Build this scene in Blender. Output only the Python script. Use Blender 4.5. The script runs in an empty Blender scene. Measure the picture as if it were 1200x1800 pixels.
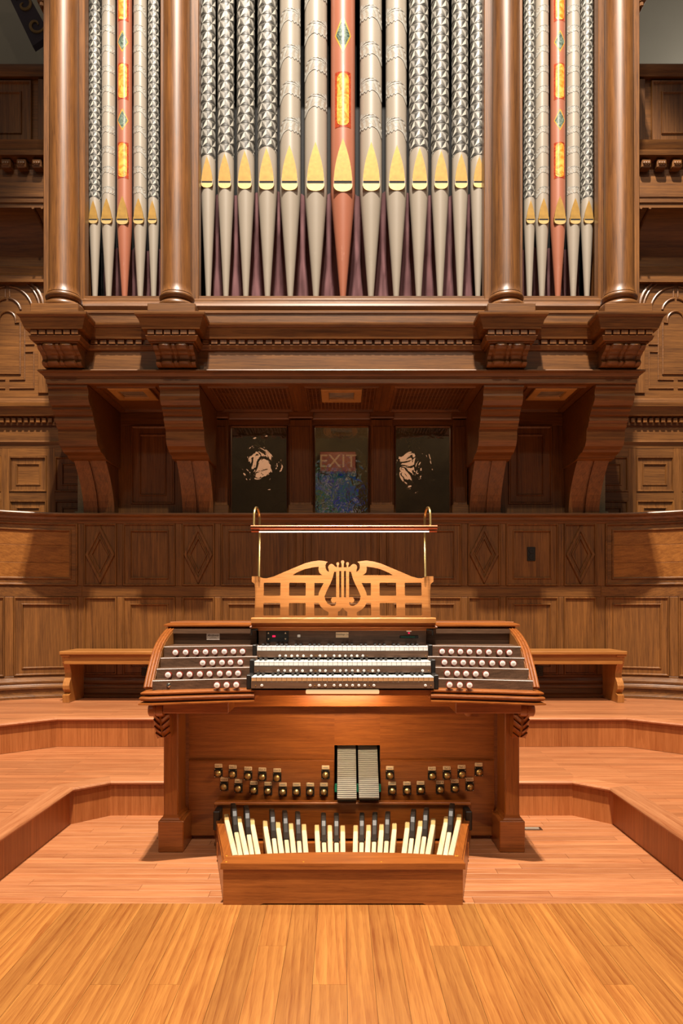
import bpy, math, random
from math import sin, cos, pi, radians, sqrt
from mathutils import Vector, Matrix
from mathutils.geometry import tessellate_polygon

random.seed(7)
S = bpy.context.scene
COL = S.collection

# ------------------------------------------------------------------ camera, light, exposure
F, CX, HY, CZ = 1200.0, 600.0, 1065.0, 1.22        # focal length in px, centre column, horizon row, eye height
cam = bpy.data.objects.new('camera', bpy.data.cameras.new('camera'))
COL.objects.link(cam)
cam.location = (0, 0, CZ)
cam.rotation_euler = (pi / 2, 0, 0)
cam.data.sensor_fit = 'VERTICAL'
cam.data.sensor_height = 36
cam.data.sensor_width = 24
cam.data.lens = 24
cam.data.shift_y = (HY - 900) / 1800
cam.data.clip_end = 200
S.camera = cam

w = bpy.data.worlds.new('world'); S.world = w
w.use_nodes = True
w.node_tree.nodes['Background'].inputs[0].default_value = (1.0, 0.86, 0.72, 1)
w.node_tree.nodes['Background'].inputs[1].default_value = 0.11

def spot(name, loc, target, watts, size, blend, color, radius):
    l = bpy.data.lights.new(name, 'SPOT'); l.energy = watts; l.color = color
    l.spot_size = radians(size); l.spot_blend = blend; l.shadow_soft_size = radius
    o = bpy.data.objects.new(name, l); COL.objects.link(o); o.location = loc
    o.rotation_euler = (Vector(target) - Vector(loc)).to_track_quat('-Z', 'Y').to_euler()
    return o
WARM = (1.0, 0.885, 0.75)
spot('stage_spot', (-0.10, -0.5, 15.0), (0.5, 4.3, 1.0), 9000, 40.5, 0.16, WARM, 0.09)
spot('stage_spot', (0.14, -0.5, 15.0), (0.3, 4.3, 1.0), 9000, 40.5, 0.16, WARM, 0.09)
spot('balcony_spot', (0.5, -6.0, 14.5), (0.1, 5.0, 2.0), 3500, 34, 0.4, WARM, 0.12)

S.view_settings.view_transform = 'Standard'
S.view_settings.look = 'None'
S.view_settings.gamma = 1
S.view_settings.use_curve_mapping = False
S.view_settings.exposure = 0.12

# ------------------------------------------------------------------ helpers
def P(x, y, d):
    return Vector(((x - CX) * d / F, d, CZ + (HY - y) * d / F))
def PX(x, d): return (x - CX) * d / F
def PZ(y, d): return CZ + (HY - y) * d / F

class MB:
    def __init__(s):
        s.v = []; s.f = []; s.m = []
    def add(s, vs, fs, mi=0):
        n = len(s.v); s.v += [tuple(p) for p in vs]
        for f in fs:
            s.f.append([i + n for i in f]); s.m.append(mi)
        return s
    def box(s, x0, x1, y0, y1, z0, z1, b=0, mi=0):
        if x0 > x1: x0, x1 = x1, x0
        if y0 > y1: y0, y1 = y1, y0
        if z0 > z1: z0, z1 = z1, z0
        b = min(b, (x1 - x0) * .45, (y1 - y0) * .45, (z1 - z0) * .45)
        X = (x0, x1); Y = (y0, y1); Z = (z0, z1)
        if b <= 0:
            vs = [(X[i], Y[j], Z[k]) for i in (0, 1) for j in (0, 1) for k in (0, 1)]
            return s.add(vs, [(0, 1, 3, 2), (4, 6, 7, 5), (0, 4, 5, 1), (2, 3, 7, 6), (0, 2, 6, 4), (1, 5, 7, 3)], mi)
        vs = []; idx = {}
        for i in (0, 1):
            for j in (0, 1):
                for k in (0, 1):
                    sx, sy, sz = (1, -1)[i], (1, -1)[j], (1, -1)[k]
                    idx[i, j, k, 0] = len(vs); vs.append((X[i], Y[j] + sy * b, Z[k] + sz * b))
                    idx[i, j, k, 1] = len(vs); vs.append((X[i] + sx * b, Y[j], Z[k] + sz * b))
                    idx[i, j, k, 2] = len(vs); vs.append((X[i] + sx * b, Y[j] + sy * b, Z[k]))
        fs = []
        q = [(0, 0), (0, 1), (1, 1), (1, 0)]
        for e in (0, 1):
            fs.append([idx[e, a, c, 0] for a, c in q]); fs.append([idx[a, e, c, 1] for a, c in q]); fs.append([idx[a, c, e, 2] for a, c in q])
        for a in (0, 1):
            for c in (0, 1):
                fs.append([idx[a, c, 0, 0], idx[a, c, 1, 0], idx[a, c, 1, 1], idx[a, c, 0, 1]])
                fs.append([idx[a, 0, c, 0], idx[a, 1, c, 0], idx[a, 1, c, 2], idx[a, 0, c, 2]])
                fs.append([idx[0, a, c, 1], idx[1, a, c, 1], idx[1, a, c, 2], idx[0, a, c, 2]])
                for k in (0, 1):
                    fs.append([idx[a, c, k, 0], idx[a, c, k, 1], idx[a, c, k, 2]])
        return s.add(vs, fs, mi)
    def prism(s, poly, axis, a0, a1, mi=0):
        """poly = 2D points in the two other axes (in xyz order), extruded along axis"""
        n = len(poly); vs = []
        for a in (a0, a1):
            for p, q in poly:
                vs.append({'x': (a, p, q), 'y': (p, a, q), 'z': (p, q, a)}[axis])
        fs = [(i, (i + 1) % n, n + (i + 1) % n, n + i) for i in range(n)]
        fs += [tuple(range(n)), tuple(range(2 * n - 1, n - 1, -1))]
        return s.add(vs, fs, mi)
    def sweep(s, prof, path, caps=True, closed=False, mi=0):
        """prof: (n, z) points; n measured to the RIGHT of the travel direction in plan. path: (x, y) points"""
        m = len(path); k = len(prof); vs = []
        for i in range(m):
            def seg(a, b):
                v = Vector((path[b][0] - path[a][0], path[b][1] - path[a][1])); v.normalize(); return v
            if closed: d0, d1 = seg(i - 1, i), seg(i, (i + 1) % m)
            else:
                d0 = seg(i - 1, i) if i > 0 else seg(i, i + 1)
                d1 = seg(i, i + 1) if i < m - 1 else d0
            n0 = Vector((d0.y, -d0.x)); n1 = Vector((d1.y, -d1.x))
            nn = n0 + n1
            nn = nn / max(nn.dot(n0), 1e-3) if nn.length > 1e-4 else n0
            for n, z in prof:
                vs.append((path[i][0] + nn.x * n, path[i][1] + nn.y * n, z))
        fs = []
        for i in range(m if closed else m - 1):
            a = i * k; b = ((i + 1) % m) * k
            for j in range(k - 1):
                fs.append((a + j, a + j + 1, b + j + 1, b + j))
        if caps and not closed:
            fs.append(tuple(range(k))); fs.append(tuple(range((m - 1) * k + k - 1, (m - 1) * k - 1, -1)))
        return s.add(vs, fs, mi)
    def lathe(s, prof, c, seg=24, axis='z', mi=0, a0=0, a1=2 * pi):
        full = abs(a1 - a0 - 2 * pi) < 1e-4
        cnt = seg if full else seg + 1; k = len(prof); vs = []
        for i in range(cnt):
            a = a0 + (a1 - a0) * i / seg; ca, sa = cos(a), sin(a)
            for r, h in prof:
                if axis == 'z': vs.append((c[0] + r * ca, c[1] + r * sa, c[2] + h))
                elif axis == 'y': vs.append((c[0] + r * ca, c[1] + h, c[2] + r * sa))
                else: vs.append((c[0] + h, c[1] + r * ca, c[2] + r * sa))
        fs = []
        for i in range(seg):
            a = i * k; b = ((i + 1) % cnt) * k
            for j in range(k - 1): fs.append((a + j, b + j, b + j + 1, a + j + 1))
        if full:
            fs.append(tuple(i * k for i in range(cnt))[::-1]); fs.append(tuple(i * k + k - 1 for i in range(cnt)))
        return s.add(vs, fs, mi)
    def tube(s, pts, r, seg=8, mi=0, closed=False):
        pts = [Vector(p) for p in pts]; m = len(pts); vs = []
        prev = None
        for i in range(m):
            if closed: t = pts[(i + 1) % m] - pts[i - 1]
            else: t = pts[min(i + 1, m - 1)] - pts[max(i - 1, 0)]
            t.normalize()
            if prev is None:
                ref = Vector((0, 0, 1)) if abs(t.z) < .9 else Vector((1, 0, 0))
                u = t.cross(ref).normalized()
            else:
                u = (prev - t * prev.dot(t)).normalized()
            prev = u; vv = t.cross(u)
            rr = r[i] if isinstance(r, (list, tuple)) else r
            for j in range(seg):
                a = 2 * pi * j / seg
                vs.append(pts[i] + (u * cos(a) + vv * sin(a)) * rr)
        fs = []
        for i in range(m if closed else m - 1):
            for j in range(seg):
                a = i * seg; b = ((i + 1) % m) * seg
                fs.append((a + j, a + (j + 1) % seg, b + (j + 1) % seg, b + j))
        if not closed:
            fs.append(tuple(range(seg))[::-1]); fs.append(tuple(range((m - 1) * seg, m * seg)))
        return s.add(vs, fs, mi)
    def grid(s, fn, nu, nv, mi=0):
        vs = [fn(i / nu, j / nv) for i in range(nu + 1) for j in range(nv + 1)]
        fs = [(i * (nv + 1) + j, (i + 1) * (nv + 1) + j, (i + 1) * (nv + 1) + j + 1, i * (nv + 1) + j + 1) for i in range(nu) for j in range(nv)]
        return s.add(vs, fs, mi)
    def weld(s):
        key = {}; nv = []; mp = []
        for p in s.v:
            k = (round(p[0], 5), round(p[1], 5), round(p[2], 5))
            if k not in key: key[k] = len(nv); nv.append(p)
            mp.append(key[k])
        f2 = []; m2 = []
        for f, m in zip(s.f, s.m):
            g = [mp[i] for i in f]
            if len(set(g)) == len(g): f2.append(g); m2.append(m)
        s.v, s.f, s.m = nv, f2, m2
        return s
    def mesh(s, name, mats, smooth=False):
        me = bpy.data.meshes.new(name); me.from_pydata(s.v, [], s.f)
        for m in (mats if isinstance(mats, (list, tuple)) else [mats]): me.materials.append(m)
        if any(s.m): me.polygons.foreach_set('material_index', s.m)
        if smooth:
            me.polygons.foreach_set('use_smooth', [True] * len(me.polygons))
            me.set_sharp_from_angle(angle=radians(38 if smooth is True else smooth))
        me.update()
        return me

def link(o, parent=None):
    COL.objects.link(o)
    if parent is not None:
        o.parent = parent
        o.matrix_parent_inverse = Matrix.Translation(-WLOC[parent.name])
    return o
WLOC = {}
def part(parent, name, mb, mats, smooth=False, label=None, kind=None):
    me = mb if isinstance(mb, bpy.types.Mesh) else mb.mesh(name, mats, smooth)
    o = link(bpy.data.objects.new(name, me), parent)
    WLOC[o.name] = Vector((0, 0, 0))
    if label: o['label'] = label
    if kind: o['kind'] = kind
    return o
def at(parent, name, me, loc, rot=None):
    o = bpy.data.objects.new(name, me); link(o, parent); o.location = loc
    if rot: o.rotation_euler = rot
    WLOC[o.name] = Vector(loc)
    return o
def thing(name, loc, label, cat=None, group=None, kind=None):
    o = bpy.data.objects.new(name, None); COL.objects.link(o); o.location = loc
    o.empty_display_size = .1
    WLOC[o.name] = Vector(loc)
    o['label'] = label
    if cat: o['category'] = cat
    if group: o['group'] = group
    if kind: o['kind'] = kind
    return o

def rings(mb, rects, fn, k=1, mi=0, fill=True):
    """nested rectangles (u0,u1,z0,z1,n) joined by bevels; fn maps (u,n,z) to a point"""
    loops = []
    for u0, u1, z0, z1, n in rects:
        lp = [fn(u0 + (u1 - u0) * i / k, n, z0) for i in range(k + 1)] + [fn(u1 + (u0 - u1) * i / k, n, z1) for i in range(k + 1)]
        loops.append(lp)
    L = 2 * (k + 1); vs = [p for lp in loops for p in lp]; fs = []
    for r in range(len(loops) - 1):
        for i in range(L):
            fs.append((r * L + i, r * L + (i + 1) % L, (r + 1) * L + (i + 1) % L, (r + 1) * L + i))
    if fill:
        b = (len(loops) - 1) * L
        for i in range(k): fs.append((b + i, b + i + 1, b + L - 2 - i, b + L - 1 - i))
    mb.add(vs, fs, mi)
def inset(u0, u1, z0, z1, steps):
    return [(u0 + a, u1 - a, z0 + a, z1 - a, n) for a, n in steps]
def subdiv_tris(tris, n):
    out = []
    for a, b, c in tris:
        a, b, c = Vector(a), Vector(b), Vector(c)
        for i in range(n):
            for j in range(n - i):
                p = lambda x, y: a + (b - a) * (x / n) + (c - a) * (y / n)
                out.append((p(i, j), p(i + 1, j), p(i, j + 1)))
                if i + j < n - 1: out.append((p(i + 1, j), p(i + 1, j + 1), p(i, j + 1)))
    return out
def tess(loops):
    pts = [p for lp in loops for p in lp]
    t = tessellate_polygon([[Vector((p[0], p[1], 0)) for p in lp] for lp in loops])
    return pts, t
def text_mesh(body, size, shear=0.0, extrude=0.0002, name='lettering'):
    cu = bpy.data.curves.new('t', 'FONT'); cu.body = body; cu.size = size; cu.shear = shear
    cu.align_x = 'CENTER'; cu.align_y = 'CENTER'; cu.extrude = extrude; cu.resolution_u = 2
    ob = bpy.data.objects.new('t', cu); COL.objects.link(ob)
    bpy.context.view_layer.update()
    me = bpy.data.meshes.new_from_object(ob.evaluated_get(bpy.context.evaluated_depsgraph_get()))
    bpy.data.objects.remove(ob); bpy.data.curves.remove(cu)
    me.name = name
    return me

# ------------------------------------------------------------------ materials
def lin(h):
    h = h.lstrip('#'); c = [int(h[i:i + 2], 16) / 255 for i in (0, 2, 4)]
    return tuple(x / 12.92 if x <= .04045 else ((x + .055) / 1.055) ** 2.4 for x in c) + (1,)
def nodes(name):
    m = bpy.data.materials.new(name); m.use_nodes = True
    nt = m.node_tree; b = nt.nodes['Principled BSDF']
    return m, nt, b
def plain(name, col, rough=.5, metal=0, coat=0, noise=0, nscale=20, bump=0, emit=None, es=0):
    m, nt, b = nodes(name); N = nt.nodes; L = nt.links
    b.inputs['Base Color'].default_value = lin(col); b.inputs['Roughness'].default_value = rough
    b.inputs['Metallic'].default_value = metal; b.inputs['Coat Weight'].default_value = coat
    tc = N.new('ShaderNodeTexCoord'); nz = N.new('ShaderNodeTexNoise'); nz.inputs['Scale'].default_value = nscale; nz.inputs['Detail'].default_value = 4
    L.new(tc.outputs['Object'], nz.inputs['Vector'])
    mx = N.new('ShaderNodeMix'); mx.data_type = 'RGBA'; mx.blend_type = 'MULTIPLY'
    rp = N.new('ShaderNodeValToRGB'); rp.color_ramp.elements[0].position = .3; rp.color_ramp.elements[1].position = .7
    rp.color_ramp.elements[0].color = (1 - noise,) * 3 + (1,); rp.color_ramp.elements[1].color = (1, 1, 1, 1)
    L.new(nz.outputs['Fac'], rp.inputs['Fac'])
    mx.inputs[0].default_value = 1; mx.inputs[6].default_value = lin(col); L.new(rp.outputs['Color'], mx.inputs[7])
    L.new(mx.outputs[2], b.inputs['Base Color'])
    if bump:
        bp = N.new('ShaderNodeBump'); bp.inputs['Strength'].default_value = bump; bp.inputs['Distance'].default_value = .005
        L.new(nz.outputs['Fac'], bp.inputs['Height']); L.new(bp.outputs['Normal'], b.inputs['Normal'])
    if emit:
        b.inputs['Emission Color'].default_value = lin(emit); b.inputs['Emission Strength'].default_value = es
    return m
def wood(name, dark, light, axis='z', fine=1.0, rough=.35, coat=.25, var=.18, planks=None, bump=.12, ring=.08, rs=26):
    """oak: long fibres along axis, cathedral bands, small flecks; each piece gets its own shift and tone"""
    m, nt, b = nodes(name); N = nt.nodes; L = nt.links
    tc = N.new('ShaderNodeTexCoord'); oi = N.new('ShaderNodeObjectInfo')
    mul = N.new('ShaderNodeMath'); mul.operation = 'MULTIPLY'; mul.inputs[1].default_value = 31.7
    L.new(oi.outputs['Random'], mul.inputs[0])
    add = N.new('ShaderNodeVectorMath'); add.operation = 'ADD'
    L.new(tc.outputs['Object'], add.inputs[0]); L.new(mul.outputs[0], add.inputs[1])
    src = add.outputs[0]
    def mapped(across, along):
        mp = N.new('ShaderNodeMapping')
        sc = {'x': (along, across, across), 'y': (across, along, across), 'z': (across, across, along)}[axis]
        mp.inputs['Scale'].default_value = sc
        L.new(src, mp.inputs['Vector']); return mp.outputs[0]
    n1 = N.new('ShaderNodeTexNoise'); n1.inputs['Scale'].default_value = 1; n1.inputs['Detail'].default_value = 5; n1.inputs['Distortion'].default_value = .6
    L.new(mapped(38 * fine, 1.6 * fine), n1.inputs['Vector'])
    n2 = N.new('ShaderNodeTexNoise'); n2.inputs['Scale'].default_value = 1; n2.inputs['Detail'].default_value = 3
    L.new(mapped(260 * fine, 7 * fine), n2.inputs['Vector'])
    n3 = N.new('ShaderNodeTexNoise'); n3.inputs['Scale'].default_value = 1; n3.inputs['Detail'].default_value = 2; n3.inputs['Distortion'].default_value = 1.5
    L.new(mapped(3, 1.2), n3.inputs['Vector'])
    a1 = N.new('ShaderNodeMath'); a1.operation = 'MULTIPLY'; a1.inputs[1].default_value = .50; L.new(n1.outputs['Fac'], a1.inputs[0])
    a2 = N.new('ShaderNodeMath'); a2.operation = 'MULTIPLY_ADD'; a2.inputs[1].default_value = .28; L.new(n2.outputs['Fac'], a2.inputs[0]); L.new(a1.outputs[0], a2.inputs[2])
    a3 = N.new('ShaderNodeMath'); a3.operation = 'MULTIPLY_ADD'; a3.inputs[1].default_value = .22; L.new(n3.outputs['Fac'], a3.inputs[0]); L.new(a2.outputs[0], a3.inputs[2])
    wv = N.new('ShaderNodeTexWave'); wv.bands_direction = 'DIAGONAL'; wv.wave_profile = 'SAW'
    wv.inputs['Scale'].default_value = 1; wv.inputs['Distortion'].default_value = 7; wv.inputs['Detail'].default_value = 3; wv.inputs['Detail Scale'].default_value = .7
    L.new(mapped(rs * fine, rs * .035 * fine), wv.inputs['Vector'])
    n4 = N.new('ShaderNodeTexNoise'); n4.inputs['Scale'].default_value = 1; n4.inputs['Detail'].default_value = 2
    L.new(mapped(520 * fine, 14 * fine), n4.inputs['Vector'])
    pr = N.new('ShaderNodeMapRange'); pr.inputs[1].default_value = .30; pr.inputs[2].default_value = .48; pr.inputs[3].default_value = -.09; pr.inputs[4].default_value = 0
    L.new(n4.outputs['Fac'], pr.inputs[0])
    a4 = N.new('ShaderNodeMath'); a4.operation = 'MULTIPLY_ADD'; a4.inputs[1].default_value = ring; L.new(wv.outputs['Fac'], a4.inputs[0]); L.new(a3.outputs[0], a4.inputs[2])
    a5 = N.new('ShaderNodeMath'); a5.operation = 'ADD'; L.new(a4.outputs[0], a5.inputs[0]); L.new(pr.outputs[0], a5.inputs[1])
    rp = N.new('ShaderNodeValToRGB'); e = rp.color_ramp.elements
    e[0].position = .34; e[0].color = lin(dark); e[1].position = .72; e[1].color = lin(light)
    L.new(a5.outputs[0], rp.inputs['Fac'])
    hs = N.new('ShaderNodeHueSaturation')
    vr = N.new('ShaderNodeMapRange'); vr.inputs[3].default_value = 1 - var; vr.inputs[4].default_value = 1 + var
    L.new(oi.outputs['Random'], vr.inputs[0]); L.new(vr.outputs[0], hs.inputs['Value'])
    out = rp.outputs['Color']
    if planks:
        bw, bh, ax2 = planks
        br = N.new('ShaderNodeTexBrick'); br.inputs['Scale'].default_value = 1
        br.inputs['Brick Width'].default_value = bw; br.inputs['Row Height'].default_value = bh; br.inputs['Mortar Size'].default_value = .0009
        br.inputs['Color1'].default_value = (1.12, 1.08, 1.04, 1); br.inputs['Color2'].default_value = (.76, .72, .68, 1); br.inputs['Mortar'].default_value = (.3, .25, .2, 1)
        br.offset = .37
        if ax2 == 'xy': L.new(tc.outputs['Object'], br.inputs['Vector'])
        else:
            sp = N.new('ShaderNodeSeparateXYZ'); cb = N.new('ShaderNodeCombineXYZ'); L.new(tc.outputs['Object'], sp.inputs[0])
            L.new(sp.outputs['Z'], cb.inputs[0]); sm = N.new('ShaderNodeMath'); sm.operation = 'ADD'; L.new(sp.outputs['X'], sm.inputs[0]); L.new(sp.outputs['Y'], sm.inputs[1]); L.new(sm.outputs[0], cb.inputs[1])
            L.new(cb.outputs[0], br.inputs['Vector'])
        mx = N.new('ShaderNodeMix'); mx.data_type = 'RGBA'; mx.blend_type = 'MULTIPLY'; mx.inputs[0].default_value = .8
        L.new(out, mx.inputs[6]); L.new(br.outputs['Color'], mx.inputs[7]); out = mx.outputs[2]
    L.new(out, hs.inputs['Color']); L.new(hs.outputs['Color'], b.inputs['Base Color'])
    b.inputs['Roughness'].default_value = rough; b.inputs['Coat Weight'].default_value = coat; b.inputs['Coat Roughness'].default_value = .3
    bp = N.new('ShaderNodeBump'); bp.inputs['Strength'].default_value = bump; bp.inputs['Distance'].default_value = .004
    L.new(a2.outputs[0], bp.inputs['Height']); L.new(bp.outputs['Normal'], b.inputs['Normal'])
    return m
def marble(name, c1, c2, scale, rough=.3):
    m, nt, b = nodes(name); N = nt.nodes; L = nt.links
    tc = N.new('ShaderNodeTexCoord'); nz = N.new('ShaderNodeTexNoise'); nz.inputs['Scale'].default_value = scale; nz.inputs['Detail'].default_value = 6; nz.inputs['Distortion'].default_value = 2.5
    L.new(tc.outputs['Object'], nz.inputs['Vector'])
    rp = N.new('ShaderNodeValToRGB'); rp.color_ramp.elements[0].position = .35; rp.color_ramp.elements[1].position = .62
    rp.color_ramp.elements[0].color = lin(c1); rp.color_ramp.elements[1].color = lin(c2)
    L.new(nz.outputs['Fac'], rp.inputs['Fac']); L.new(rp.outputs['Color'], b.inputs['Base Color']); b.inputs['Roughness'].default_value = rough
    return m

OAK_D, OAK_L = '#48280c', '#865626'
M = {}
for ax in 'xyz':
    M['oak_' + ax] = wood('dark_oak_' + ax, OAK_D, OAK_L, ax, rough=.42, coat=.22, var=.12)
    M['con_' + ax] = wood('console_oak_' + ax, '#743a12', '#ac642a', ax, rough=.32, coat=.3, var=.02, fine=1.8, ring=.04)
    M['flr_' + ax] = wood('floor_oak_' + ax, '#93542e', '#c08256', ax, rough=.42, coat=.1, var=.13, fine=1.0)
    M['frt_' + ax] = wood('front_floor_oak_' + ax, '#7e441a', '#ae7438', ax, rough=.36, coat=.2, var=.15, ring=.15, rs=20, fine=1.0)
M['honey'] = wood('honey_oak', '#8e5420', '#b27840', 'x', rough=.35, coat=.2, var=.03, fine=1.5)
M['bench_x'] = wood('bench_oak_x', '#8a5420', '#b87a3c', 'x', rough=.35, coat=.2, var=.05)
M['bench_z'] = wood('bench_oak_z', '#8a5420', '#b87a3c', 'z', rough=.35, coat=.2, var=.05)
M['curve_board'] = wood('curved_board_oak', '#6c3c10', '#a0662a', 'x', rough=.38, coat=.25, var=.06)
M['platform'] = wood('platform_strip_oak', '#93542e', '#be8054', 'x', rough=.42, coat=.1, var=0, planks=(.85, .062, 'xy'))
M['riser'] = wood('riser_oak', '#8c4c1e', '#b87440', 'z', rough=.42, coat=.1, var=0, planks=(3.0, .26, 'zx'))
M['walnut'] = wood('walnut', '#402c1e', '#74553f', 'x', rough=.42, coat=.1, var=.04, fine=1.5)
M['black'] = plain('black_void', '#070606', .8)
M['ebony'] = plain('ebony', '#1c1712', .5, coat=0, noise=.3, nscale=60)
M['blackwood'] = plain('black_keyblock', '#1c1814', .45, noise=.3, nscale=30)
M['ivory'] = plain('ivory_keys', '#f2efe8', .25, coat=.3, noise=.04, nscale=8)
M['keyfront'] = plain('key_front_wood', '#c89a6a', .45, noise=.25, nscale=25)
M['white'] = plain('porcelain_face', '#f6f2ec', .3, coat=.3, noise=.03)
M['ink'] = plain('ink', '#3a3632', .6, noise=.1)
M['palette_ink'] = plain('engraving', '#a8a29a', .6, noise=.1)
M['rosewood'] = plain('rosewood_knob', '#9c2c1c', .28, coat=.6, noise=.3, nscale=40)
M['brass'] = plain('brass', '#d8b878', .3, metal=.9, noise=.15, nscale=12)
M['copper'] = plain('copper_tube', '#b0674a', .25, metal=1, noise=.12, nscale=14)
M['gold'] = plain('gold_leaf', '#a27c34', .5, metal=.35, noise=.22, nscale=30, bump=.1)
M['goldlip'] = plain('gold_lower_lip', '#c6aa70', .45, metal=.4, noise=.15, nscale=60, bump=.1)
M['chrome'] = plain('chrome', '#c8c8c4', .18, metal=1, noise=.05)
M['pipe'] = plain('grey_pipe_paint', '#9c9284', .38, coat=.15, noise=.05, nscale=4)
M['salmon'] = plain('salmon_pipe_paint', '#a2644c', .38, coat=.15, noise=.05, nscale=4)
M['star1'] = plain('stencil_light', '#c0bcb0', .45, noise=.04, nscale=30)
M['star2'] = plain('stencil_pale', '#96928a', .45, noise=.04, nscale=30)
M['star3'] = plain('stencil_mid', '#605c54', .45, noise=.06, nscale=30)
M['star4'] = plain('stencil_dark', '#34312c', .45, noise=.08, nscale=30)
M['leaf'] = plain('stencil_leaf', '#aba89f', .42, noise=.22, nscale=45, bump=.2)
M['leafline'] = plain('stencil_leaf_line', '#766f68', .5, noise=.1)
M['green'] = marble('green_marble', '#2a3c34', '#7c8c7a', 22)
M['orange'] = marble('orange_marble', '#d07018', '#f2b050', 14)
M['redm'] = marble('red_marble', '#7c2412', '#b84c26', 40)
M['goldpaint'] = plain('gold_paint', '#e0a030', .35, noise=.15)
M['curtain'] = plain('mauve_curtain', '#6c4648', .9, noise=.2, nscale=6)
M['plaster'] = plain('grey_plaster', '#a8a294', .85, noise=.06, nscale=2)
M['pale_glare'] = plain('glare_pilaster', '#a09880', .7, noise=.25, nscale=80)  # pale tone painted in for glare on the pilaster strip
M['bandblue'] = plain('painted_band', '#3a2c3a', .6, noise=.3, nscale=6)
M['bandgold'] = plain('painted_scroll', '#8a6a3a', .6, noise=.2, nscale=10)
M['lens'] = plain('lamp_lens', '#8c8274', .25, coat=.5, noise=.3, nscale=14)
M['lightwood'] = plain('lamp_frame_wood', '#b48a50', .45, noise=.2, nscale=14)
M['iron'] = plain('dark_plate', '#14100c', .5, noise=.2)
M['rubber'] = plain('grey_rubber_tread', '#9c9c96', .5, noise=.12, nscale=20)
M['felt'] = plain('green_felt', '#1c9a78', .8, noise=.2, nscale=60)
M['maple'] = wood('pale_maple', '#d8b888', '#f0dcb8', 'y', rough=.4, coat=.1, var=.1, fine=1.6)
M['mapletip'] = wood('worn_maple_tip', '#b09058', '#ccb078', 'y', rough=.4, coat=.1, var=.06, fine=1.6)
M['redled'] = plain('red_digits', '#400008', .4, emit='#ff2050', es=1.2)
M['lampglow'] = plain('lamp_tube', '#fff6e6', .4, emit='#fff0dc', es=4)
M['warmglow'] = plain('warm_tube', '#ffe0b0', .4, emit='#ffd8a0', es=.62)
M['exit'] = plain('exit_red', '#7a2418', .5, emit='#a83020', es=.12)
M['exitlet'] = plain('exit_letters', '#a88468', .5, emit='#d8a890', es=.10)
M['label'] = plain('stud_label', '#ecd0a8', .4, noise=.08)
M['steel'] = plain('steel_vent', '#8c8474', .35, metal=1, noise=.1)

# ------------------------------------------------------------------ floor, platforms
floor = thing('floor', (0, 2.4, 0), 'oak stage floor of long front boards and crosswise strips', kind='structure')
part(floor, 'subfloor', MB().box(-4, 4, -1.0, 6.4, -.12, -.012), M['black'])
x = -2.6; Yf = 2.80
while x < 2.6:
    wd = random.choice((.09, .098, .104, .112))
    cut = random.choice((None, None, 2.2, 1.5, 2.45))
    segs = [(0.2, Yf)] if cut is None else [(0.2, cut), (cut + .0004, Yf)]
    for a, c in segs:
        part(floor, 'floor_board', MB().box(x + .0005, x + wd - .0005, a, c - .0003, -.012, random.uniform(-.0004, .0), 0), M['frt_y'])
    x += wd
rows = 19; rh = (3.985 - Yf) / rows
for r in range(rows):
    y0 = Yf + r * rh; x = -1.56 - random.random() * .9
    while x < 1.56:
        ln = random.uniform(.45, 1.3)
        a, c = max(x, -1.56), min(x + ln, 1.56)
        if c - a > .03:
            part(floor, 'floor_strip', MB().box(a + .0005, c - .0005, y0 + .0005, y0 + rh - .0005, -.012, 0, .0008), M['flr_x'])
        x += ln
H1, H2 = .207, .418
def platform(label, path, back, z0, z1):
    t = thing('floor', (0, path[len(path) // 2][1], z0), label, kind='structure')
    outer = path + back
    part(t, 'deck', MB().prism(outer, 'z', z0 + .002, z1 - .002), M['platform'])
    ins = .004
    part(t, 'riser', MB().sweep([(0, z0), (ins, z0), (ins, z1 - .03), (0, z1 - .03)], path, caps=True), M['riser'])
    nose = [(-.09, z1 - .001), (-.09, z1 + .001), (.018, z1 + .001), (.026, z1 - .004), (.029, z1 - .012), (.026, z1 - .02), (.018, z1 - .025), (0, z1 - .026)]
    for i in range(len(path) - 1):
        mb = MB()
        # mitred length of nosing between two corners
        full = MB().sweep(nose, path, caps=False); k = len(nose)
        a = full.v[i * k:(i + 2) * k]
        mb.add(a, [(j, j + 1, k + j + 1, k + j) for j in range(k - 1)] + [tuple(range(k)), tuple(range(2 * k - 1, k - 1, -1))])
        part(t, 'step_nosing', mb, M['flr_x'] if abs(path[i][1] - path[i + 1][1]) < .3 else M['flr_y'], smooth=True)
    return t
# travel so that the open side (towards the viewer / the well) is on the right
p1 = [(-1.52, 0.9), (-1.52, 3.81), (-1.345, 3.975), (1.345, 3.975), (1.52, 3.81), (1.52, 0.9)]
platform('lower raised oak platform around the console well', p1, [(4.2, .9), (4.2, 6.5), (-4.2, 6.5), (-4.2, .9)], 0, H1)
p2 = [(-3.4, 3.72), (-2.34, 4.66), (-2.05, 4.92), (2.05, 4.92), (2.34, 4.66), (3.4, 3.72)]
platform('upper raised oak platform along the panelled wall', p2, [(4.2, 3.72), (4.2, 6.5), (-4.2, 6.5), (-4.2, 3.72)], H1, H2)

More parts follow.
